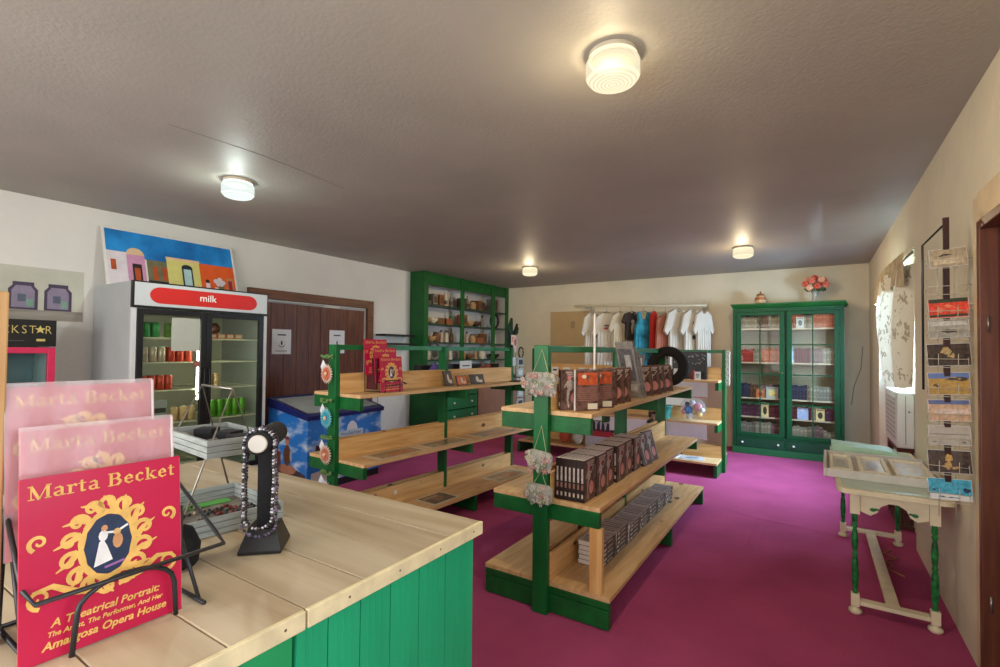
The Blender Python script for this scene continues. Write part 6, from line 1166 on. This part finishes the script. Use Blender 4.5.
# ------------------------------------------------------------------ postcard rack by the door
t = thing('postcard_rack', 'tall wire postcard rack with a dark wooden spine beside the right door', 'postcard rack', (0.53, 3.09, 0.66))
m = MB(); m.box(-0.012, 0.012, 0.0, 0.016, 0.18, 1.445); m.build('wooden_spine', wood('rack_wood', rgb(40, 16, 10), rgb(62, 28, 18), 'Z', 0.45), t, bevel=0.002)
m = MB(); m.tube([(0, 0.008, 1.42), (-0.085, 0.012, 1.32), (-0.085, 0.012, 0.62)], 0.005, 8); m.build('side_rod', blackm, t)
m = MB(); m.tube([(0.08, 0.0, 1.03), (0.104, -0.005, 1.03), (0.104, 0.0, 1.06)], 0.003, 6); m.tube([(-0.03, 0.02, 0.02), (-0.03, 0.018, 1.3)], 0.002, 6); m.tube([(0.03, 0.02, 0.02), (0.03, 0.018, 1.3)], 0.002, 6); m.build('wire_uprights', whitewire, t)
def pocket(z):
    m = MB(); r = 0.0016; w = 0.072
    m.tube([(-w, 0.012, z + .07), (-w, -0.012, z + .03), (-w, -0.022, z - .005), (w, -0.022, z - .005), (w, -0.012, z + .03), (w, 0.012, z + .07)], r, 6); m.tube([(-w, 0.012, z + .01), (-w, -0.024, z + .035), (w, -0.024, z + .035), (w, 0.012, z + .01)], r, 6); m.tube([(-w - .006, 0.016, z + .04), (w + .02, 0.016, z + .04)], r, 6)
    for x in (-.035, .035): m.tube([(x, .018, z - .005), (x, -.024, z - .005), (x, -.026, z + .06)], r, 6)
    m.build('wire_pocket', whitewire, t)
def postcard(z, w, h, label, cols, prims, dx=0.0):
    o = thing('postcard', label, 'postcard', (0.53 + dx, 3.082, 0.66 + z + 0.003), 0, 'postcards in the wire rack', rot=(math.radians(-6), math.radians(-3), 0))
    m = MB(); m.box(-w / 2, w / 2, 0, 0.0012, 0, h); m.build('card', paper, o)
    m = MB(); m.rect((0, -0.0006, h / 2), UX, UZ, w * .492, h * .485, 0); rp = random.Random(label)
    for (u, v, a, b, mi) in prims: 
        if a >= 0.4: m.rect((u * w, -0.0011, v * h), UX, UZ, a * w, b * h, mi)
        else:
            for q in range(5):
                cx_, cz_ = u * w + rp.uniform(-.6, .6) * a * w, (v + rp.uniform(-.6, .6) * b) * h
                n = 9; pts = [(max(-w * .49, min(w * .49, cx_ + a * w * rp.uniform(.3, .75) * math.cos(2 * PI * i / n))), -0.0011 - q * 0.00012, max(h * .02, min(h * .98, cz_ + b * h * rp.uniform(.3, .75) * math.sin(2 * PI * i / n)))) for i in range(n)]
                m.poly(pts, mi if q % 3 else 0)
    m.build('picture', cols, o)
C = lambda n, c, v=.3: M('pc_' + n, c, 0.35, v, 60, coat=0.3)
cards = [(1.205, .135, .088, 'grey-brown street postcard at the top of the wire rack', [C('stone', rgb(166, 150, 126)), C('dark', rgb(50, 44, 44)), C('sandc', rgb(206, 190, 160))], [(0, .62, .3, .08, 1), (0, .3, .4, .15, 2)], True),
 (0.962, .145, .092, 'bright red flower postcard second from the top in the rack', [C('redf', rgb(216, 72, 52), .4), C('dk_green', rgb(56, 66, 48)), C('cor', rgb(236, 124, 92))], [(0, .9, .48, .1, 1), (-.1, .5, .2, .2, 2), (.2, .4, .15, .15, 2), (0, .12, .48, .06, 1)], True),
 (0.868, .145, .085, 'grey building postcard below the bright red one', [C('fog', rgb(160, 156, 146)), C('dk', rgb(60, 56, 52)), C('pale', rgb(196, 192, 182))], [(0, .8, .45, .12, 2), (0, .42, .25, .16, 1)], False),
 (0.735, .155, .105, 'dark brown postcard with tangled branches in the rack', [C('umber', rgb(66, 50, 40), .6), C('gold', rgb(170, 146, 96), .4), C('ubk', rgb(36, 28, 26))], [(0, .5, .16, .3, 1), (-.32, .3, .12, .25, 2), (.35, .3, .1, .25, 2)], True),
 (0.598, .15, .105, 'golden desert postcard with a dark hill under blue sky', [C('desert', rgb(176, 140, 70)), C('skyb', rgb(96, 120, 176), .1), C('hill', rgb(70, 58, 46))], [(0, .86, .48, .12, 1), (.1, .68, .3, .12, 2), (-.3, .4, .08, .1, 2)], True),
 (0.475, .15, .100, 'pink and sandy desert postcard in the lower half of the rack', [C('pinksand', rgb(196, 160, 130)), C('skyd', rgb(90, 104, 150), .2), C('pinks', rgb(206, 184, 172))], [(0, .88, .48, .1, 1), (.05, .45, .4, .12, 2)], True),
 (0.362, .15, .092, 'pale grey misty postcard third from the bottom of the rack', [C('mist', rgb(176, 168, 158), .1), C('mistd', rgb(120, 114, 108)), C('mistp', rgb(190, 186, 178))], [(0, .55, .46, .02, 1), (-.35, .15, .08, .04, 1), (.35, .15, .08, .08, 1)], True),
 (0.232, .155, .105, 'dark postcard with a golden figure just above the turquoise one', [C('umber2', rgb(70, 50, 38), .6), C('gold2', rgb(190, 150, 80), .4), C('ubk2', rgb(40, 30, 28))], [(0, .5, .13, .36, 1), (0, .3, .22, .1, 1), (-.36, .3, .1, .3, 2), (.36, .3, .1, .3, 2)], True),
 (0.105, .155, .098, 'turquoise postcard at the bottom of the wire rack', [C('turq', rgb(64, 160, 190), .4), C('white', rgb(222, 220, 216), .05), C('navyb', rgb(36, 52, 90))], [(0, .14, .48, .13, 1), (-.2, .15, .1, .04, 2), (.36, .62, .1, .2, 2), (-.35, .45, .12, .05, 2), (.1, .14, .15, .03, 2)], True)]
for (z, w, h, lab, cols, prims, wire) in cards: postcard(z, w, h, lab, cols, prims, 0.008); pocket(z)
pocket(1.08)

# ------------------------------------------------------------------ curtain, valance, heater at the side window
lace = bpy.data.materials.new('lace_curtain'); lace.use_nodes = True; MATS['lace_curtain'] = lace
N = lace.node_tree.nodes; Lk = lace.node_tree.links; pb = N['Principled BSDF']; tc = N.new('ShaderNodeTexCoord'); vo = N.new('ShaderNodeTexVoronoi'); vo.inputs['Scale'].default_value = 9
no = N.new('ShaderNodeTexNoise'); no.inputs['Scale'].default_value = 22; mxv = N.new('ShaderNodeMixRGB'); mxv.inputs[0].default_value = 0.16; Lk.new(tc.outputs['Object'], mxv.inputs[1]); Lk.new(tc.outputs['Object'], no.inputs['Vector']); Lk.new(no.outputs['Color'], mxv.inputs[2]); Lk.new(mxv.outputs[0], vo.inputs['Vector'])
cr = N.new('ShaderNodeValToRGB'); cr.color_ramp.elements[0].position = 0.26; cr.color_ramp.elements[1].position = 0.36; cr.color_ramp.elements[0].color = (*rgb(176, 160, 136), 1); cr.color_ramp.elements[1].color = (*rgb(230, 222, 200), 1)
Lk.new(vo.outputs['Distance'], cr.inputs[0]); Lk.new(cr.outputs[0], pb.inputs['Base Color']); pb.inputs['Roughness'].default_value = 0.9
tl_ = N.new('ShaderNodeBsdfTranslucent'); Lk.new(cr.outputs[0], tl_.inputs[0]); mx = N.new('ShaderNodeMixShader'); mx.inputs[0].default_value = 0.035; Lk.new(pb.outputs[0], mx.inputs[1]); Lk.new(tl_.outputs[0], mx.inputs[2]); Lk.new(mx.outputs[0], N['Material Output'].inputs[0])
t = thing('lace_curtain', 'patterned cream curtain tied back at the side window', 'curtain', (0.60, 5.35, 1.2), 0)
m = MB(); NU, NV = 40, 16; vs = []; fs = []
for i in range(NU + 1):
    u = i / NU
    for k in range(NV + 1):
        v = k / NV; yb = -0.52 + u * (1.52 + 0.37 * v); bot = 0.0 + 1.0 * max(0, u - .42) ** 1.2 - 0.03 * math.sin(u * 5); z = bot + (0.95 - bot) * v
        xx = 0.03 + 0.02 * math.sin(u * 26 + v * 1.5) - 0.13 * math.sin(PI * min(1, u * 1.1)) * (0.35 + 0.65 * math.sin(PI * (0.15 + 0.7 * v)))
        vs.append((xx, yb, z))
for i in range(NU):
    for k in range(NV): a = i * (NV + 1) + k; fs.append((a, a + NV + 1, a + NV + 2, a + 1))
m.add(vs, fs, 0, True); m.build('drape', lace, t)
m = MB(); vs = []; fs = []; NU = 60
for i in range(NU + 1):
    u = i / NU
    for k in range(6):
        v = k / 5; vs.append((-0.02 - 0.03 * math.sin(PI * u) + 0.02 * math.sin(u * 55) * (1.1 - v), -0.53 + u * 2.0, 0.80 + 0.24 * v - 0.02 * math.sin(u * 30) * (1 - v)))
for i in range(NU):
    for k in range(5): a = i * 6 + k; fs.append((a, a + 6, a + 7, a + 1))
m.add(vs, fs, 0, True); m.build('valance', M('valance_cloth', rgb(186, 168, 134), 0.9, 0.22, 16), t)
m = MB(); m.tube([(0.03, -0.54, 1.03), (0.03, 1.5, 1.03)], 0.009, 8); m.build('curtain_rod', M('rod_grey', rgb(150, 140, 126), 0.5), t)
t = thing('wall_heater', 'white metal wall heater below the side window', 'heater', (XR2 - 0.001, 5.52, 0.675))
m = MB(); m.box(-0.115, 0, -0.33, 0.42, 0.0, 0.46); m.build('casing', M('heater_white', rgb(214, 214, 212), 0.4, 0.03), t, bevel=0.01)
m = MB(); 
for k in range(9): m.box(-0.118, -0.1155, -0.24, 0.34, 0.06 + k * 0.04, 0.085 + k * 0.04)
m.build('grille', M('heater_grey', rgb(176, 172, 164), 0.5), t)
m = MB(); m.box(-0.06, -0.055, -0.3325, -0.3305, 0.03, 0.43); m.sph((-0.035, -0.333, 0.30), 0.008, n=8); m.build('seam', M('seam_grey', rgb(120, 116, 110), 0.5), t)
m = MB(); m.tube([(-0.05, 0.0, 0.461), (-0.05, 0.02, 0.50), (-0.03, 0.1, 0.53), (-0.05, 0.2, 0.49)], 0.008, 6); m.build('pipe', steelwire, t)
m = MB(); m.box(-0.11, 0, -0.30, 0.34, 0.0, 0.03); m.box(-0.11, -0.07, -0.30, -0.25, 0.03, 0.64); m.box(-0.11, -0.07, 0.29, 0.34, 0.03, 0.64); m.box(-0.11, 0, -0.30, 0.34, 0.64, 0.672); m.box(-0.02, 0, -0.25, 0.29, 0.03, 0.64)
tag(m.build('heater_stand', M('dark_red_wood', rgb(84, 40, 26), 0.5, 0.2, 20), None, (XR2 - 0.001, 5.52, 0.001), bevel=0.003), 'dark red-brown wooden stand under the white wall heater', 'stand')
